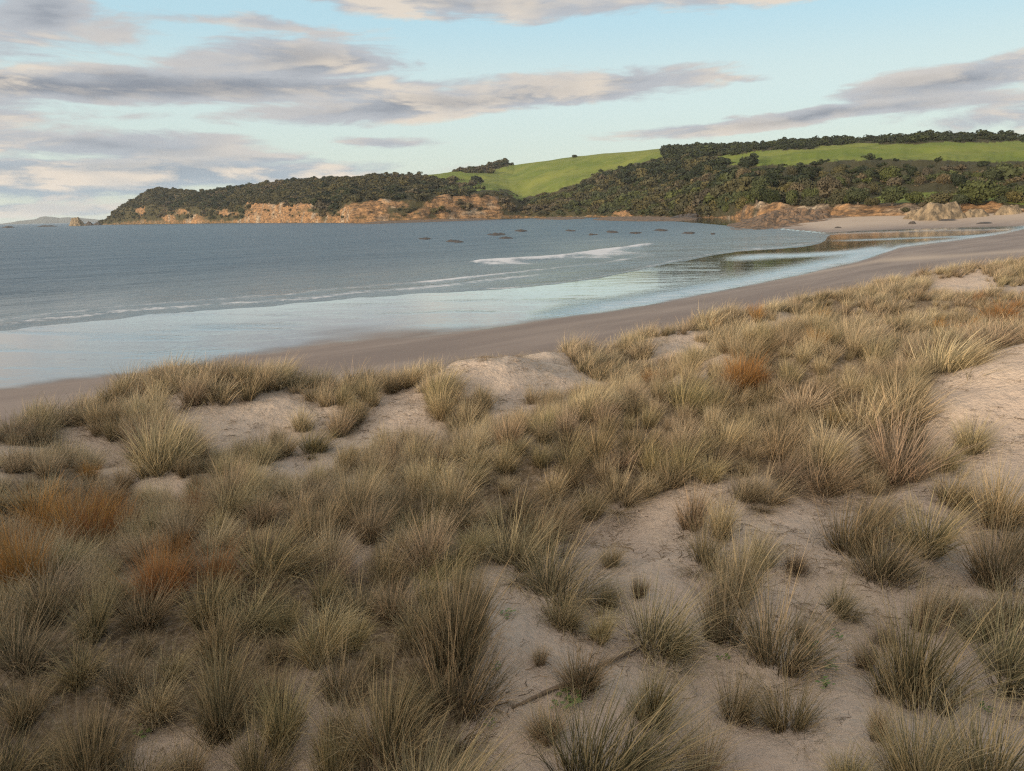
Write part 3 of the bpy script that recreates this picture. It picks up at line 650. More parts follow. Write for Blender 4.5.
# ------------------------------------------------------------------ driftwood stick and seedlings
def tube(path, rad, sides=8, seed=0, rough=.12):
    g = np.random.default_rng(seed); path = np.asarray(path, float); V = []; Q = []; n_ = len(path)
    for i, p in enumerate(path):
        tg = path[min(i + 1, n_ - 1)] - path[max(i - 1, 0)]; tg /= np.linalg.norm(tg)
        a = np.cross(tg, [0, 0, 1.0]); 
        if np.linalg.norm(a) < .05: a = np.cross(tg, [1.0, 0, 0])
        a /= np.linalg.norm(a); b = np.cross(tg, a)
        for k in range(sides):
            th = 2 * math.pi * k / sides; rr_ = rad[i] * (1 + g.normal(0, rough)); V.append(p + rr_ * (math.cos(th) * a + math.sin(th) * b))
    for i in range(n_ - 1):
        for k in range(sides): Q.append((i * sides + k, i * sides + (k + 1) % sides, (i + 1) * sides + (k + 1) % sides, (i + 1) * sides + k))
    c0, c1 = len(V), len(V) + 1; V += [path[0], path[-1]]
    for k in range(sides): Q.append((c0, (k + 1) % sides, k, c0)); Q.append((c1, (n_ - 1) * sides + k, (n_ - 1) * sides + (k + 1) % sides, c1))
    return np.array(V), [tuple(q) for q in Q]
def poly_mesh(name, V, Fc, mats, smooth=True):
    me = bpy.data.meshes.new(name); cl = []
    for f in Fc:
        f2 = []
        for i in f:
            if int(i) not in f2: f2.append(int(i))
        if len(f2) > 2: cl.append(f2)
    me.from_pydata([tuple(map(float, q)) for q in V], [], cl)
    for mt in mats: me.materials.append(mt)
    me.polygons.foreach_set('use_smooth', [smooth] * len(me.polygons)); me.update(); return me
M_WOOD, n = mat('driftwood_bark'); P = n.new('ShaderNodeTexCoord').outputs['Object']
nz_ = n.noise(n.maps(P, (6, 40, 40)), 1.0, 5, .6); out(n, pr(n, n.mix(nz_, (0.07, 0.05, 0.035), (0.22, 0.165, 0.12)), .9, bump(n, nz_, .6, .01)))
pts_ = []
for (u, v, lift) in [(512, 709, .012), (530, 701, .016), (548, 693, .02), (566, 687, .03), (585, 677, .05), (605, 667, .045), (622, 659, .03), (641, 649, .02)]:
    p = hit(u, v); pts_.append(p + [0, 0, lift])
V, Q = tube(pts_, [.009, .014, .017, .019, .021, .019, .017, .012], 9, 3)
st = link('driftwood_stick', poly_mesh('driftwood_stick', V, Q, [M_WOOD]), None, 'long thin bent driftwood stick lying on the sand between tussocks', 'driftwood')
p0 = np.array(pts_[4]); V, Q = tube([p0, p0 + [.05, .09, .05], p0 + [.07, .16, .07]], [.009, .006, .003], 6, 4)
link('side_twig', poly_mesh('side_twig', V, Q, [M_WOOD]), st)
M_LEAF, n = mat('seedling_leaf'); P = n.new('ShaderNodeTexCoord').outputs['Object']
out(n, pr(n, n.mix(n.noise(P, 9, 3, .5), (0.07, 0.12, 0.03), (0.13, 0.19, 0.05)), .5))
def seedling(seed, nl, size):
    g = np.random.default_rng(seed); V = []; Fc = []
    for k in range(nl):
        a = g.uniform(0, 6.28); rr_ = g.uniform(.1, 1.0) * size; c = np.array([rr_ * math.cos(a), rr_ * math.sin(a), .012 + g.uniform(.01, .045)]); s = g.uniform(.28, .45) * size * .55
        tl = g.uniform(0, .5); b = len(V)
        V.append(c + [0, 0, .004])
        for j in range(9):
            th = 6.283 * j / 9; rr2 = s * (1 if j else .55) * (1 + .08 * math.sin(3 * th)); dx, dy = rr2 * math.cos(th + a), rr2 * math.sin(th + a) * .85
            V.append(c + [dx, dy, dx * tl * .6 + .15 * rr2])
        for j in range(9): Fc.append((b, b + 1 + j, b + 1 + (j + 1) % 9))
        s0 = len(V); V += [np.array([0, 0, 0.]), np.array([.004, 0, 0.]), c]; Fc.append((s0, s0 + 1, s0 + 2))
    return V, Fc
for (u, v, nl, sz, lb) in [(725, 660, 9, .075, 'small green seedling just below the tall pair of tussocks'), (811, 648, 14, .10, 'largest green seedling cluster, right of the tall tussocks'), (830, 668, 12, .085, 'green seedling below the largest seedling cluster'),
                           (826, 687, 16, .085, 'lowest green seedling rosette on the open sand'), (570, 703, 20, .12, 'green leafy patch under the middle of the driftwood stick'), (556, 706, 8, .07, 'pale green sprig under the lower end of the driftwood stick'),
                           (507, 616, 10, .09, 'flat dull green seedling at the left of the sand path'), (496, 671, 8, .07, 'small olive seedling beside the big dark clump'), (677, 657, 7, .06, 'tiny yellow-green seedling by the driftwood stick tip'), (491, 727, 7, .06, 'dark little seedling at lower left of the sand path'),
                           (988, 712, 8, .08, 'pale green seedling near the right-hand bottom corner'), (668, 706, 8, .07, 'green seedling tucked beside the drooping dark tussock'), (839, 637, 8, .08, 'grey-green sprig above the seedling clusters'), (139, 736, 9, .09, 'dark green seedling on the bottom-left sand')]:
    p = hit(u, v)
    V, Fc = seedling(int(u), nl, sz); o = link('seedling', poly_mesh('seedling', V, Fc, [M_LEAF], False), None, lb, 'seedling', 'green seedlings on the sand'); o.location = p

# ------------------------------------------------------------------ hills
def tab(P, u): P = np.asarray(P, float); return np.interp(u, P[:, 0], P[:, 1])
SKY_L = [(96, 222), (105, 220), (112, 213), (120, 207), (135, 200), (150, 191), (160, 189), (180, 191), (200, 192), (230, 188), (260, 184.5), (290, 181), (330, 179), (370, 176), (420, 175), (440, 174), (480, 168.5), (497, 163.5), (507, 162.5), (515, 165), (530, 162.5), (560, 158.5), (600, 154.5), (650, 150), (690, 147.5), (720, 147), (750, 146), (800, 142.5), (850, 140), (900, 138.5), (950, 138), (1000, 138), (1024, 139), (1100, 137), (1300, 134)]
RID_R = [(96, 2500), (160, 2300), (350, 1500), (440, 1600), (500, 1750), (560, 1650), (650, 1500), (750, 1300), (850, 1200), (1024, 1100), (1300, 950)]
CL_V = [(96, 221), (110, 216), (125, 209), (150, 203), (170, 208), (200, 207), (230, 209), (255, 203), (280, 200), (300, 203), (330, 208), (350, 205), (380, 199), (420, 203), (445, 196), (480, 194), (505, 200), (530, 208), (560, 209), (600, 210), (640, 211), (700, 210.5), (730, 206.5), (760, 204), (800, 206), (850, 206), (900, 206), (950, 204), (1000, 203), (1024, 203), (1300, 196)]
P2_V = [(440, 196), (455, 192), (480, 188), (510, 195), (540, 194), (580, 186), (620, 178), (660, 170), (700, 166), (760, 166), (800, 166), (850, 166), (900, 166), (950, 168), (1024, 168), (1300, 165)]
P3_V = [(440, 182), (480, 178), (510, 176), (540, 170), (580, 165), (620, 160), (660, 156), (700, 155), (760, 152), (800, 149), (850, 146.5), (900, 145), (950, 144.5), (1024, 143.5), (1300, 142)]
U = np.concatenate([np.arange(96, 1030, 1.0), np.arange(1030, 1300, 3.0)])
v4, r4, rb_, zb_, v1 = tab(SKY_L, U), tab(RID_R, U), tab(B_R, U), tab(B_Z, U), tab(CL_V, U)
v1 = np.maximum(v1 + 4 * fbm(U / 22, U * 0, 290, 3) * 2, v4 + .5)
w_ = sstep(400, 470, U); v2 = (v1 + (v4 - v1) * .40) * (1 - w_) + tab(P2_V, U) * w_; v3 = (v1 + (v4 - v1) * .75) * (1 - w_) + tab(P3_V, U) * w_
d1 = np.interp(U, [96, 200, 500, 560, 700, 760, 850, 1024], [18, 35, 35, 25, 20, 14, 14, 14]) 
r1 = rb_ + d1; r2 = r1 + (r4 - r1) * .33; r3 = r1 + (r4 - r1) * .68
z0 = zb_; z1 = at_r(U, v1, r1)[:, 2]; z2 = at_r(U, v2, r2)[:, 2]; z3 = at_r(U, v3, r3)[:, 2]; z4 = at_r(U, v4, r4)[:, 2]
z1 = np.maximum(z1, z0 + 1); z2 = np.maximum(z2, z1); 
# a flat terrace behind the beach banks on the right
rt = r1 + 90; zt = np.where(U > 700, at_r(U, tab([(700, 200), (850, 196), (900, 193), (1024, 190), (1300, 186)], U), rt)[:, 2], 0)
tw = sstep(700, 830, U)
rows = []
def seg(ra, za, rb2, zb2, k, ease=0):
    for t in np.linspace(0, 1, k, endpoint=False):
        e = t if not ease else t ** ease
        rows.append((ra + (rb2 - ra) * t, za + (zb2 - za) * e))
seg(rb_ - 12, z0 - 1.2, rb_, z0, 3)
seg(rb_, z0, r1, z1, 14, .8)
rm = np.where(U > 700, rt * tw + (r1 + (r2 - r1) * .3) * (1 - tw), r1 + (r2 - r1) * .3)
zm = (z1 + (z2 - z1) * .35) * (1 - tw) + zt * tw
seg(r1, z1, rm, zm, 22); seg(rm, zm, r2, z2, 34); seg(r2, z2, r3, z3, 34); seg(r3, z3, r4, z4, 34); seg(r4, z4, r4 * 1.25, z4 - 14, 10); seg(r4 * 1.25, z4 - 14, r4 * 1.8, z4 * 0 - 5, 5)
RR = np.array([a for a, b in rows]); ZZ = np.array([b for a, b in rows])
dr = rays(U, np.full_like(U, 200.)); AZU = np.arctan2(dr[:, 0], dr[:, 1])
HX = np.sin(AZU) * RR; HY = np.cos(AZU) * RR
inl = np.clip((RR - rb_) / (r4 - rb_), 0, 1.3)
rough = fbm(HX / 85, HY / 85, 300, 4) * 19 * sstep(.06, .3, inl) * (1 - .75 * sstep(.8, 1.0, inl))
gul = fbm(AZU[None, :] * 60 + 0 * RR, RR / 300, 305, 3) * 10 * np.exp(-((inl - .25) / .25) ** 2) * sstep(.02, .12, inl)
cl_m = sstep(-1, 1, np.arange(len(rows)) - 2)[:, None] * (1 - sstep(16, 26, np.arange(len(rows)))[:, None])
crag = cl_m * 5.5 * fbm(HX / 9, HY / 9, 310, 4) * np.interp(U, [96, 640, 700, 1024], [2.0, .8, .45, .35])
ZZ = ZZ + rough + gul + crag
knob = 10 * np.exp(-(((U - 500) / 26) ** 2)) * np.exp(-((RR - (r1 + 70)) / 60) ** 2); ZZ = ZZ + knob
hu, hv = proj(np.stack([HX, HY, ZZ], -1))
PAST = [[(452, 194), (478, 184), (497, 172), (512, 165), (530, 150), (655, 140), (668, 156), (628, 165), (597, 174), (580, 183), (555, 191), (537, 196), (520, 200), (505, 190), (480, 190)],
        [(700, 159), (740, 153), (800, 149), (850, 143.5), (900, 143), (1400, 138), (1400, 163), (1024, 161), (990, 163), (940, 161), (880, 159), (850, 160), (790, 166), (760, 166), (712, 163)],
        [(415, 174), (440, 170), (480, 174), (505, 168), (520, 170), (470, 184), (440, 180)],
        [(860, 205), (880, 196), (915, 193), (1000, 193), (1400, 184), (1400, 203), (1024, 205), (1000, 202), (940, 200), (900, 203)]]
ju = hu + 8 * fbm(HX / 26, HY / 26, 320, 3) * 2; jv = hv + 2.2 * fbm(HX / 18, HY / 18, 321, 3) * 2
past = np.zeros(hu.shape)
for P in PAST: past[inpoly(ju, jv, P)] = 1
CLM = [(96, .2), (125, .45), (170, .3), (200, .3), (230, .5), (250, .85), (300, .9), (325, .55), (345, .75), (380, .85), (400, .65), (440, .75), (470, .95), (495, .75), (510, .25), (525, .15), (560, .2), (640, .3), (700, .2), (742, .45), (765, 1), (930, 1), (1024, .6), (1300, .5)]
cliff = cl_m * tab(CLM, hu) + 1.3 * fbm(hu / 14, hv / 7, 330, 4) - .35 * sstep(12, 22, np.arange(len(rows)))[:, None]; cliff = sstep(.46, .66, cliff) * cl_m * (1 - sstep(19, 24, np.arange(len(rows)))[:, None])
cliff = np.maximum(cliff, (np.arange(len(rows)) < 5)[:, None] * np.interp(U, [96, 560, 700, 760], [.45, .5, .6, .85]))
M_HILL, n = mat('hill_ground'); P = n.new('ShaderNodeNewGeometry').outputs['Position']
pa = n.attr('pasture').outputs['Fac']; cf = n.attr('cliff').outputs['Fac']
bushc = n.mix(n.noise(P, .05, 5, .6), (0.030, 0.032, 0.016), (0.075, 0.066, 0.034))
pc_ = n.mix(n.ss(n.noise(P, .012, 5, .6), .35, .65), (0.115, 0.155, 0.030), (0.165, 0.19, 0.045)); pc_ = n.mix(n.ss(n.noise(P, .15, 4, .7), .5, .8, 0, .5), pc_, (0.20, 0.17, 0.07))
rk = n.noise(n.maps(P, (.09, .09, .35)), 1.0, 7, .68, .5); rk2 = n.noise(P, .035, 3, .5)
rc = n.mix(n.ss(rk, .35, .62), (0.12, 0.08, 0.05), (0.40, 0.235, 0.115)); rc = n.mix(n.ss(rk2, .52, .68), rc, n.mix(n.ss(rk, .4, .6), (0.16, 0.13, 0.10), (0.46, 0.38, 0.28)))
rk3 = n.noise(P, .30, 6, .7); rc = n.mix(n.ss(rk3, .35, .55, .75, 0), rc, (0.05, 0.038, 0.028))
pc_ = n.mix(n.ss(n.noise(P, .035, 6, .7), .50, .70, 0, .6), pc_, (0.085, 0.11, 0.030))
col = n.mix(pa, bushc, pc_); col = n.mix(cf, col, rc)
out(n, pr(n, col, .95, bump(n, n.math('ADD', n.math('MULTIPLY', rk, cf), n.math('MULTIPLY', n.noise(P, .5, 4, .7), .12)), .9, 3.0), **{'Specular IOR Level': .1}))
me = mk_mesh('hills', np.stack([HX, HY, ZZ], -1).reshape(-1, 3), grid_quads(*HX.shape), [M_HILL], attrs={'pasture': past, 'cliff': cliff})
link('hills', me, kind='structure', label='green and bush-covered hills with orange sea cliffs')
# far island on the horizon
ru = np.arange(-60, 112, 1.0); hh_ = .72 * np.interp(ru, [-60, 2, 20, 34, 40, 46, 52, 60, 70, 85, 111], [0, 0, 3.5, 5, 8, 9, 8, 6.5, 6.8, 5, 0]) + .6 * fbm(ru / 6, ru * 0, 400, 3)
hz = 223.8 - .023 * ru; far = 13000.0; top = at_r(ru, hz - np.maximum(hh_, .05), np.full_like(ru, far)); base1 = at_r(ru, hz, np.full_like(ru, far - 900.)); base1[:, 2] = -2; base2 = at_r(ru, hz, np.full_like(ru, far + 900.)); base2[:, 2] = -2
M_ISL, n = mat('island_ground'); P = n.new('ShaderNodeNewGeometry').outputs['Position']; out(n, pr(n, n.mix(n.noise(P, .002, 4, .6), (0.05, 0.065, 0.06), (0.09, 0.10, 0.09)), .95))
link('distant_hills', mk_mesh('distant_hills', np.concatenate([base1, top, base2]), grid_quads(3, len(ru)), [M_ISL]), kind='structure', label='pale far island on the horizon')

# ------------------------------------------------------------------ rocks
M_ROCK, n = mat('reef_rock'); P = n.new('ShaderNodeNewGeometry').outputs['Position']
a = n.noise(P, .35, 6, .65); out(n, pr(n, n.mix(n.ss(a, .35, .65), (0.045, 0.036, 0.028), (0.20, 0.13, 0.08)), .85, bump(n, n.noise(P, 1.2, 5, .7), .9, .6)))
M_ROCKP, n = mat('pale_rock'); P = n.new('ShaderNodeNewGeometry').outputs['Position']
a = n.noise(n.maps(P, (.5, .5, .18)), 1, 6, .65); out(n, pr(n, n.mix(n.ss(a, .35, .65), (0.08, 0.065, 0.045), (0.29, 0.225, 0.145)), .9, bump(n, n.noise(P, 1.2, 5, .7), .9, .6)))
M_ROCKD, n = mat('dark_wet_rock'); P = n.new('ShaderNodeNewGeometry').outputs['Position']; out(n, pr(n, n.mix(n.noise(P, .6, 5, .6), (0.025, 0.023, 0.022), (0.08, 0.065, 0.055)), .6, bump(n, n.noise(P, 2, 4, .7), .8, .3)))
def rock_mesh(name, P, hfun, mt, res, seed, crag=1.0, floor=-1.5):
    """a craggy rock standing on the outline P (world xy); hfun(edge 0..1) gives its height"""
    P = np.asarray(P, float); x0, y0 = P.min(0); x1, y1 = P.max(0)
    nx = int(min(160, max(10, (x1 - x0) / res))); ny = int(min(160, max(8, (y1 - y0) / res)))
    gx, gy = np.meshgrid(np.linspace(x0, x1, nx), np.linspace(y0, y1, ny))
    dmin = np.full(gx.shape, 1e9)
    for i in range(len(P)):
        a, b = P[i - 1], P[i]; ab = b - a; t = np.clip(((gx - a[0]) * ab[0] + (gy - a[1]) * ab[1]) / max(ab @ ab, 1e-6), 0, 1)
        dmin = np.minimum(dmin, np.hypot(gx - a[0] - t * ab[0], gy - a[1] - t * ab[1]))
    ins = inpoly(gx, gy, [tuple(p) for p in P]); d = np.where(ins, dmin, -dmin)
    s = max(min(x1 - x0, y1 - y0), 1) / 6
    z = hfun(gx, gy, d) + crag * fbm(gx / s, gy / s, seed, 4) * (d > 0)
    z = np.where(d > 0, z, floor)
    return mk_mesh(name, np.stack([gx, gy, z], -1).reshape(-1, 3), grid_quads(ny, nx), [mt], False)
def bz(gx, gy):
    uu_, vv_ = proj(np.stack([gx, gy, 0 * gx], -1)); return beach_z(gx, gy, uu_, vv_)
def reef(name, poly, z0, hgt, mt, label, cat, seed, res=1.2, crag=1.0, group=None, z_plane=0.0):
    P = at_z([p[0] for p in poly], [p[1] for p in poly], z_plane)[:, :2]
    ex = max(min(np.ptp(P[:, 0]), np.ptp(P[:, 1])) * .2, 1.0)
    me = rock_mesh(name, P, lambda gx, gy, d: bz(gx, gy) * (z0 > 0) - .3 + (hgt + .3) * sstep(0, ex, d) * (1 if z0 == 0 else .35 + 1.3 * sstep(-.12, .22, fbm(gx / 5, gy / 5, seed + 9, 3))), mt, res, seed, crag)
    return link(name, me, None, label, cat, group)
reef('rock_shelf', [(585, 220), (620, 221.5), (680, 221.5), (712, 220.5), (712, 218.5), (650, 217.5), (600, 217.5)], 0, 1.5, M_ROCK, 'long flat brown rock shelf reaching into the sea below the forest', 'rock', 1, 2, .9)
reef('rock_shelf', [(530, 219.5), (560, 220), (590, 218.8), (585, 217.6), (545, 218)], 0, 1.2, M_ROCK, 'low dark rock shelf at the water under the green pasture', 'rock', 2, 3, 1.0)
reef('rock_shelf', [(355, 224.8), (390, 223.6), (440, 221.8), (500, 219.8), (498, 218.6), (440, 220), (380, 222.3), (350, 223.6)], 0, 1.8, M_ROCK, 'tan rock shelf along the foot of the orange headland cliffs', 'rock', 3, 3, 1.6)
reef('rock_reef', [(723, 227), (740, 228.5), (765, 228.5), (790, 227), (830, 224.5), (860, 222), (862, 218), (820, 217), (780, 218.5), (745, 221), (728, 224)], .5, 2.6, M_ROCK, 'jagged brown reef between the sea and the far sand', 'rock', 4, .8, 2.6, z_plane=.6)
reef('rock_reef', [(660, 219.5), (700, 218.6), (735, 217.2), (740, 215.4), (700, 215.6), (665, 217.2)], .8, 2.2, M_ROCKD, 'dark reef ledge below the overhanging bank', 'rock', 5, 2.0, 1.6, z_plane=.6)
SR = [(457, 241, 13, 1.5, 'dark low rock left of its neighbours in the surf'), (508, 237.8, 16, 1.4, 'long dark rock awash above the breaking wave'), (497, 234.6, 9, 1, 'thin dark rock behind the long awash rock'), (425, 238.6, 6, 1, 'small rock awash at the left of the reef'), (521, 230.6, 7, .8, 'faint far rock in the open water'),
      (592, 234.5, 9, .9, 'low rock awash above the end of the breaker'), (612, 233, 7, .9, 'short rock just right of the low awash rock'), (637, 233.8, 10, .9, 'rock streak awash nearest the shallow bay'), (690, 234.5, 8, .9, 'small rock awash inside the shallow bay'), (713, 233.5, 6, .8, 'rightmost small rock in the shallow bay'), (660, 231.5, 8, .8, 'rock awash below the flat shelf'), (570, 231, 7, .7, 'tiny far rock above the awash rocks')]
for k, (u, v, hw, hh, lb) in enumerate(SR):
    f_ = random.uniform(.5, 1.45); hw *= f_; hh *= f_ ** .5; v += random.uniform(-1.2, 1.2)
    a = np.linspace(0, 2 * math.pi, 12, endpoint=False); P = [(u + 1.25 * hw * math.cos(t) * random.uniform(.45, 1.1), v + 1.1 * hh * math.sin(t) * random.uniform(.4, 1.1)) for t in a]
    reef('sea_rock', P, 0, .22, M_ROCKD, lb, 'rock', 20 + k, .3, 1.3, 'rocks awash in the bay')
def stack(name, u, vb, wpx, hpx, r, mt, label, seed, prof=None):
    p = at_r(u, vb, r); px = r / F; a = np.linspace(0, 2 * math.pi, 18, endpoint=False); g_ = np.random.default_rng(seed)
    P = np.stack([p[0] + wpx / 2 * px * np.cos(a) * g_.uniform(.85, 1.1, 18), p[1] + wpx / 2 * px * .8 * np.sin(a) * g_.uniform(.85, 1.1, 18)], 1)
    H = hpx * px; W = wpx / 2 * px
    me = rock_mesh(name, P, lambda gx, gy, d: -1 + (H + 1) * sstep(0, W * .95, d) ** .7, mt, W / 22, seed, H * .45)
    return link(name, me, None, label, 'rock')
stack('sea_stack', 77, 223.2, 15, 8.5, 2100, M_ROCKP, 'pointed brown sea stack off the tip of the headland', 51)
stack('sea_stack', 89, 223.2, 9, 3.8, 2150, M_ROCKD, 'small jagged rock between sea stack and headland', 52)
stack('sea_stack', 97, 223, 9, 2.8, 2200, M_ROCKD, 'low rock touching the headland tip', 53)
stack('sea_stack', 8, 224.2, 14, 1.8, 2000, M_ROCKD, 'low flat islet at the left edge of the sea', 54)
stack('sea_stack', 46, 224, 22, 1.6, 2050, M_ROCKD, 'long low islet left of the pointed stack', 55)
def beach_hit(u, v):
    rr_ = np.geomspace(60, 420, 3000); p = at_r(np.full(3000, float(u)), np.full(3000, float(v)), rr_)
    uu_, vv_ = proj(np.stack([p[:, 0], p[:, 1], 0 * rr_], -1)); i = np.argmax(p[:, 2] < beach_z(p[:, 0], p[:, 1], uu_, vv_)); return p[i], rr_[i]
def boulder(u, vb, wpx, hpx, r, mt, label, seed, cat='rock outcrop', name='rock_outcrop'):
    p, r = beach_hit(u, vb); px = r / F; a = np.linspace(0, 2 * math.pi, 16, endpoint=False); g_ = np.random.default_rng(seed); W = wpx / 2 * px; H = hpx * px
    P = np.stack([p[0] + W * np.cos(a) * g_.uniform(.85, 1.1, 16), p[1] + min(W * .7, 7) * np.sin(a) * g_.uniform(.85, 1.1, 16)], 1); zb = p[2]
    me = rock_mesh(name, P, lambda gx, gy, d: zb - .5 + (H + .5) * sstep(0, min(W, 8) * .6, d) ** .6, mt, W / 22, seed, H * .7, zb - 1.2)
    return link(name, me, None, label, cat)
boulder(940, 219, 46, 12, 285, M_ROCKP, 'pale craggy outcrop with olive scrub on top behind the far sand', 61)
boulder(915, 218.5, 20, 7, 290, M_ROCKP, 'small pale rocks at the left foot of the craggy outcrop', 62)
boulder(975, 216.5, 26, 6, 280, M_ROCKP, 'low tan rocks right of the craggy outcrop', 63)
boulder(1008, 214, 24, 7, 270, M_ROCKP, 'tan rocks at the right end of the far sand', 64)
for k, (u, v, w, h) in enumerate([(912, 224, 9, 2.2), (948, 220.5, 22, 1.4), (838, 228, 10, 1.2), (985, 223.5, 20, 1.2)]):
    boulder(u, v, w, h, 250, M_ROCKD, ['dark weed-covered rock alone on the far sand', 'dark rocks under the craggy outcrop', 'flat dark stone on the sand by the reef', 'thin line of dark stones on the far sand at right'][k], 70 + k, 'rock', 'beach_rock')

# ------------------------------------------------------------------ trees
def leaf_material(name, a, b):
    m_, n = mat(name); oi = n.new('ShaderNodeObjectInfo'); br = n.attr('r').outputs['Fac']
    col = n.mix(n.math('ADD', n.math('MULTIPLY', oi.outputs['Random'], .75), n.math('MULTIPLY', br, .25)), a, b)
    hs = n.new('ShaderNodeHueSaturation', {'Hue': .5, 'Saturation': n.math('ADD', .75, n.math('MULTIPLY', oi.outputs['Random'], .4)), 'Value': n.math('ADD', .70, n.math('MULTIPLY', br, .5)), 'Fac': 1.0, 'Color': col})
    out(n, pr(n, hs.outputs[0], .7, **{'Specular IOR Level': .15})); return m_
M_LF = [leaf_material('dark_leaves', (0.014, 0.024, 0.011), (0.034, 0.042, 0.018)), leaf_material('olive_leaves', (0.040, 0.044, 0.020), (0.095, 0.085, 0.040)), leaf_material('green_leaves', (0.034, 0.048, 0.018), (0.075, 0.085, 0.032)), leaf_material('brown_leaves', (0.062, 0.054, 0.032), (0.12, 0.098, 0.060))]
M_BARK, n = mat('bark'); out(n, pr(n, (0.10, 0.08, 0.06), .9))
def crown_mesh(name, mt, seed, leaves=420, lobes=7, lsz=.16, flat=.75):
    g = np.random.default_rng(seed); c = g.normal(0, 1, (lobes, 3)); c /= np.linalg.norm(c, axis=1)[:, None]; c *= g.uniform(.2, .62, (lobes, 1)); c[:, 2] *= flat; c[0] = 0
    rr_ = g.uniform(.34, .52, lobes); k = g.integers(0, lobes, leaves); d = g.normal(0, 1, (leaves, 3)); d /= np.linalg.norm(d, axis=1)[:, None]
    p = c[k] + d * (rr_[k] * g.uniform(.75, 1.08, leaves))[:, None]; p[:, 2] *= flat
    n1 = d + g.normal(0, .35, (leaves, 3)); n1 /= np.linalg.norm(n1, axis=1)[:, None]
    a = np.cross(n1, g.normal(0, 1, (leaves, 3))); a /= np.linalg.norm(a, axis=1)[:, None]; b = np.cross(n1, a); s = (lsz * g.uniform(.6, 1.3, leaves))[:, None]
    V = np.stack([p - a * s, p - b * s * .8, p + a * s, p + b * s * .8], 1).reshape(-1, 3); Q = np.arange(leaves * 4).reshape(-1, 4)
    V[:, 2] += flat * .75
    return mk_mesh(name, V, Q, [mt], False, {'r': np.repeat(np.clip(g.random(leaves) * .5 + .5 * (hash2(k.astype(float), k * 0., seed)), 0, 1), 4)})
FARC = [crown_mesh('far_crown', M_LF[k], 500 + k * 5 + j, 300, 8, .17) for k in range(4) for j in range(2)]
NEARC = [crown_mesh('crown', M_LF[k], 600 + k * 5 + j, 2200, 12, .06) for k in range(4) for j in range(2)]
def trunk_mesh(seed, h=1.0):
    g = np.random.default_rng(seed); path = [np.array([0, 0, -.15]), np.array([.02, .01, .2]), np.array([.05, -.02, .45]) + [g.normal(0, .03), 0, 0], np.array([.02, .03, .8])]
    V, Q = tube(path, [.075, .06, .045, .02], 7, seed, .05); V = list(V); Q = list(Q)
    for k in range(4):
        a = g.uniform(0, 6.28); s = path[2]; e_ = s + np.array([math.cos(a) * .35, math.sin(a) * .35, .3]); m1 = (s + e_) / 2 + [0, 0, .03]
        v2_, q2 = tube([s, m1, e_], [.03, .02, .008], 5, seed + k, .05); b = len(V); V += list(v2_); Q += [tuple(i + b for i in q) for q in q2]
    return poly_mesh('trunk', V, Q, [M_BARK])
TRK = [trunk_mesh(k) for k in range(3)]
# sample the hill surface
nrw, ncl = HX.shape
def hill_sample(K, g):
    i = g.integers(3, nrw - 8, K); j = g.integers(0, ncl - 1, K); a = g.random(K); b = g.random(K)
    f = lambda A: A[i, j] * (1 - a) * (1 - b) + A[i + 1, j] * a * (1 - b) + A[i, j + 1] * (1 - a) * b + A[i + 1, j + 1] * a * b
    area = np.hypot(HX[i, j + 1] - HX[i, j], HY[i, j + 1] - HY[i, j]) * np.sqrt((HX[i + 1, j] - HX[i, j]) ** 2 + (HY[i + 1, j] - HY[i, j]) ** 2 + (ZZ[i + 1, j] - ZZ[i, j]) ** 2)
    return f(HX), f(HY), f(ZZ), past[i, j], cliff[i, j], area, i
g = np.random.default_rng(77); K = 420000
tx, ty, tz, tp, tcl, ta, ti = hill_sample(K, g)
tr = np.hypot(tx, ty); tu, tv = proj(np.stack([tx, ty, tz], -1))
acc = (tp < .5) & (g.random(K) < np.where(tcl > .5, .16, 1.0)) & (g.random(K) < np.clip(ta / (230 + 0 * tr), 0.0, 1)) & (ti > 5)
acc &= ~((tu > 865) & (tv > 188) & (tv < 206) & (g.random(K) < .88))
acc &= ~((tu > 730) & (tv > 204) & (g.random(K) < .85))
tx, ty, tz, tr, tu, tv, ti = [q[acc] for q in (tx, ty, tz, tr, tu, tv, ti)]
print('trees', len(tx))
def tree_kind(x, y, u, v, rv):
    q = vnoise(x / 45, y / 45, 501) + .22 * (rv - .5)
    if v < tab(SKY_L, u) + 9 and u > 660: return 0
    if v < 175 and 600 < u < 900: return 0 if q < .75 else 1
    if u < 450: return 1 if q > .42 else (0 if q > .2 else 3)
    if v > 190: return 2 if q > .55 else (1 if q > .3 else 3)
    return [1, 0, 1, 3, 2][int(min(max(q, 0), .999) * 5)]
size = np.where(tu < 450, .8, 1.0) * np.clip(np.exp(g.normal(1.5, .50, len(tx))), 1.8, 13) * np.where(tv < tab(SKY_L, tu) + 6, .8, 1)
tops = tv - size * 1.15 / tr * F; hid = np.zeros(len(tx), bool)
for P in PAST[:2]: hid |= inpoly(tu + 30 * fbm(tx / 30, ty / 30, 340, 3), tops + 6 * fbm(tx / 40, ty / 40, 341, 3), P) & (g.random(len(tx)) < .93)
k_ = ~hid; tx, ty, tz, tr, tu, tv, ti, size = [q[k_] for q in (tx, ty, tz, tr, tu, tv, ti, size)]
kinds = np.array([tree_kind(tx[i], ty[i], tu[i], tv[i], g.random()) for i in range(len(tx))])
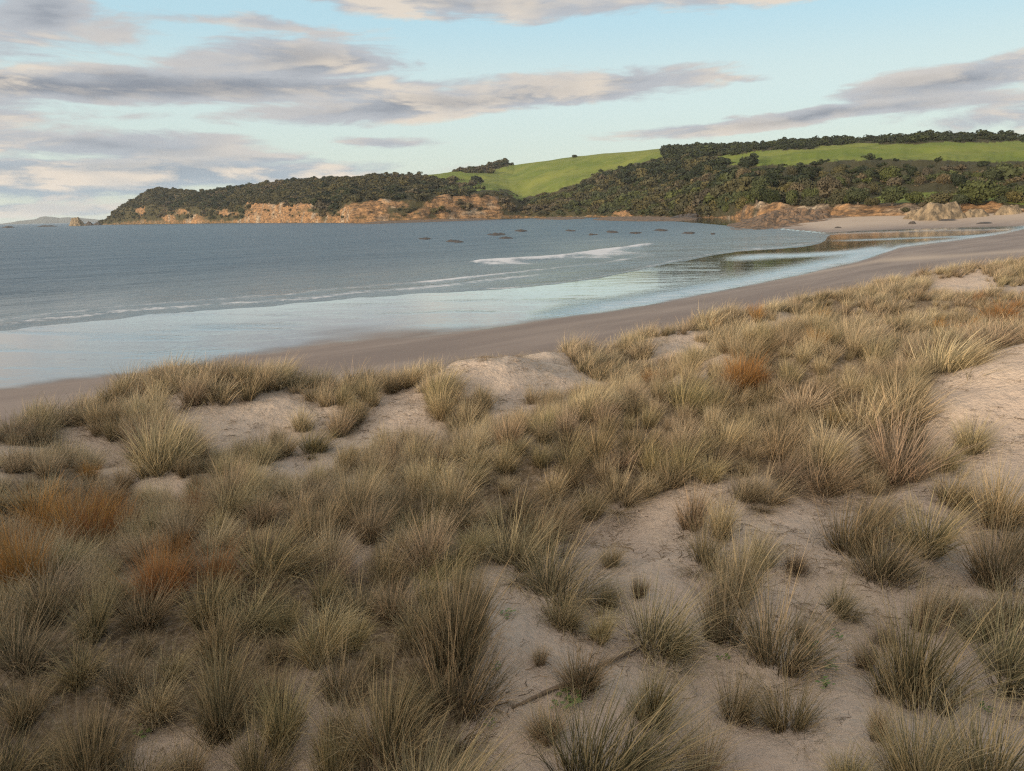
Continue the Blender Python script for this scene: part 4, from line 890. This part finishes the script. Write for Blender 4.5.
# individual trees: front rank on the right and the largest elsewhere
HT = [  # u, base v, width px, height px, r, kind, label
    (975, 207, 46, 27, 330, 2, 'big round dark green tree standing above the far beach'), (1000, 207, 20, 12, 320, 2, 'small round green bush at the foot of the big round tree'), (892, 205, 32, 20, 345, 2, 'dense green tree above the orange bank'), (858, 205, 26, 18, 360, 2, 'green tree left of the dense bank tree'), (872, 206, 16, 10, 350, 1, 'low bush between the two bank trees'),
    (838, 207, 22, 16, 380, 1, 'olive tree at the left end of the bank trees'), (915, 205, 22, 14, 340, 2, 'round green bush right of the dense bank tree'), (940, 204, 32, 13, 292, 1, 'olive scrub crown on top of the craggy outcrop'), (925, 209, 14, 9, 288, 3, 'brown scrub on the outcrop left flank'), (960, 206, 16, 12, 310, 2, 'green bush between outcrop and big round tree'),
    (812, 208, 20, 14, 400, 1, 'olive tree over the bright orange bank'), (790, 207, 20, 18, 430, 2, 'green tree above the bright orange bank, left'), (772, 206, 22, 18, 450, 0, 'dark tree over the cave-like overhang'), (745, 209, 22, 16, 480, 1, 'olive tree left of the overhang'), (724, 210, 20, 18, 520, 2, 'green tree on the bank left of the cliff overhang'), (1016, 204, 26, 15, 300, 1, 'olive scrub at the right edge below the pasture'), (1000, 197, 24, 12, 360, 2, 'light green bush behind the big round tree'), (1022, 197, 20, 12, 350, 2, 'light green bush at the right frame edge'), (905, 212, 10, 6, 300, 1, 'small bush on sand left of the outcrop')]
ctr = 0
def add_tree(x, y, z, rad, ht, kd, label, group, name='coastal_tree', cat='tree'):
    global ctr
    ctr += 1
    e_ = link(name, None, None, label, cat, group); e_.location = (x, y, z); e_.rotation_euler = (0, 0, random.uniform(0, 6.28))
    c_ = link('crown', NEARC[kd * 2 + ctr % 2], e_); c_.scale = (rad, rad, ht / 1.25); c_.location = (0, 0, 0.02 * ht)
    t_ = link('trunk', TRK[ctr % 3], e_); t_.scale = (ht * .9, ht * .9, ht * .75)
GT = 'coastal trees below the hills'
for (u, vb, w, h, r, kd, lb) in HT:
    r = max(r, float(tab(B_R, u)) + (16 if 'outcrop' not in lb else 4)); p = at_r(u, vb, r); add_tree(p[0], p[1], p[2] - .5, w / 2 * r / F, h * r / F, kd, lb, GT)
DARKW = {0: 'dark', 1: 'olive', 2: 'green', 3: 'brownish'}
app = size / tr; vis = (tu > 455) & (tu < 1020) & (tr < 900) & (tv > 170)
cnd = [i for i in np.argsort(-app) if vis[i]]; pick = []
for i in cnd:
    if all(abs(tu[i] - tu[j]) > 9 or abs(tv[i] - tv[j]) > 6 for j in pick): pick.append(i)
    if len(pick) >= 70: break
ps = set(pick)
TZ = [('above the long flat rock shelf', 640, 208), ('above the dark reef ledge', 700, 205), ('at the shore below the left pasture', 560, 207), ('in the forest above the orange bank', 790, 195), ('midway up the forest behind the reef', 740, 185), ('in the forest above the flat shelf', 650, 190), ('on the slope below the right pasture', 880, 180), ('below the right pasture edge', 960, 178), ('on the cliff knob under the left pasture', 500, 195), ('behind the big round beach tree', 980, 190), ('behind the bank trees', 880, 195)]
zt_ = {}
for i in pick:
    k = min(range(len(TZ)), key=lambda k: (TZ[k][1] - tu[i]) ** 2 + 4 * (TZ[k][2] - tv[i]) ** 2); zt_.setdefault((k, int(kinds[i])), []).append(i)
for (k, kd), L_ in zt_.items():
    L_.sort(key=lambda i: tu[i])
    for q, i in enumerate(L_):
        lb = '%s tree %s%s' % (DARKW[kd], TZ[k][0], '' if len(L_) == 1 else ', ' + ORD[q])
        add_tree(tx[i], ty[i], tz[i] - .4, size[i] * .62, size[i] * 1.05, kd, lb, 'forest trees on the slope')
rs = [i for i in range(len(tx)) if i not in ps]; n_ = len(rs)
geo_scatter('coastal_forest', np.stack([tx[rs], ty[rs], tz[rs] - .5], 1), kinds[rs] * 2 + g.integers(0, 2, n_), np.stack([np.zeros(n_), np.zeros(n_), g.uniform(0, 6.28, n_)], 1),
            np.stack([size[rs] * .95, size[rs] * .95, size[rs] * g.uniform(.6, .95, n_)], 1), FARC, 'dark coastal forest and scrub covering the hills')
# lone trees on the skyline
for (u, v, w, h, r, kd, lb) in [(575, 157.4, 7, 3.4, 1600, 0, 'lone tree on the skyline of the left pasture'), (686, 148.5, 5, 4.5, 1350, 0, 'spiky tree where the skyline forest begins'), (701, 148, 12, 4.5, 1330, 0, 'round dark tree at the start of the skyline forest'), (823, 141.5, 4, 5, 1200, 0, 'tall skyline tree above the right pasture'), (1006, 139, 4, 5.5, 1100, 0, 'tall skyline tree near the right edge'), (782, 165, 10, 9, 900, 0, 'dark tree pocket below the pasture gully'), (896, 157, 6, 6, 950, 0, 'dark gully tree in the middle of the right pasture'), (893, 153, 8, 5, 980, 0, 'dark bush at the head of the pasture gully')]:
    p = at_r(u, v, r); add_tree(p[0], p[1], p[2] - 1, w / 2 * r / F, h * r / F * 1.15, kd, lb, None, 'hill_tree')

# ------------------------------------------------------------------ sea haze
hz_d = 15500.0; V = [(x_, y_, z_) for z_ in (-3.2, 175.0) for (x_, y_) in ((-hz_d, -hz_d), (hz_d, -hz_d), (hz_d, hz_d), (-hz_d, hz_d))]
Q = [(0, 3, 2, 1), (4, 5, 6, 7), (0, 1, 5, 4), (1, 2, 6, 5), (2, 3, 7, 6), (3, 0, 4, 7)]
M_HAZE = bpy.data.materials.new('sea_haze'); M_HAZE.use_nodes = True; t_ = M_HAZE.node_tree; t_.nodes.clear()
pv = t_.nodes.new('ShaderNodeVolumePrincipled'); pv.inputs['Color'].default_value = (.86, .93, 1, 1); pv.inputs['Density'].default_value = HAZE
t_.links.new(pv.outputs[0], t_.nodes.new('ShaderNodeOutputMaterial').inputs['Volume'])
hzo = link('haze', mk_mesh('haze', V, Q, [M_HAZE], False), kind='stuff', label='thin sea haze that fades the far island')
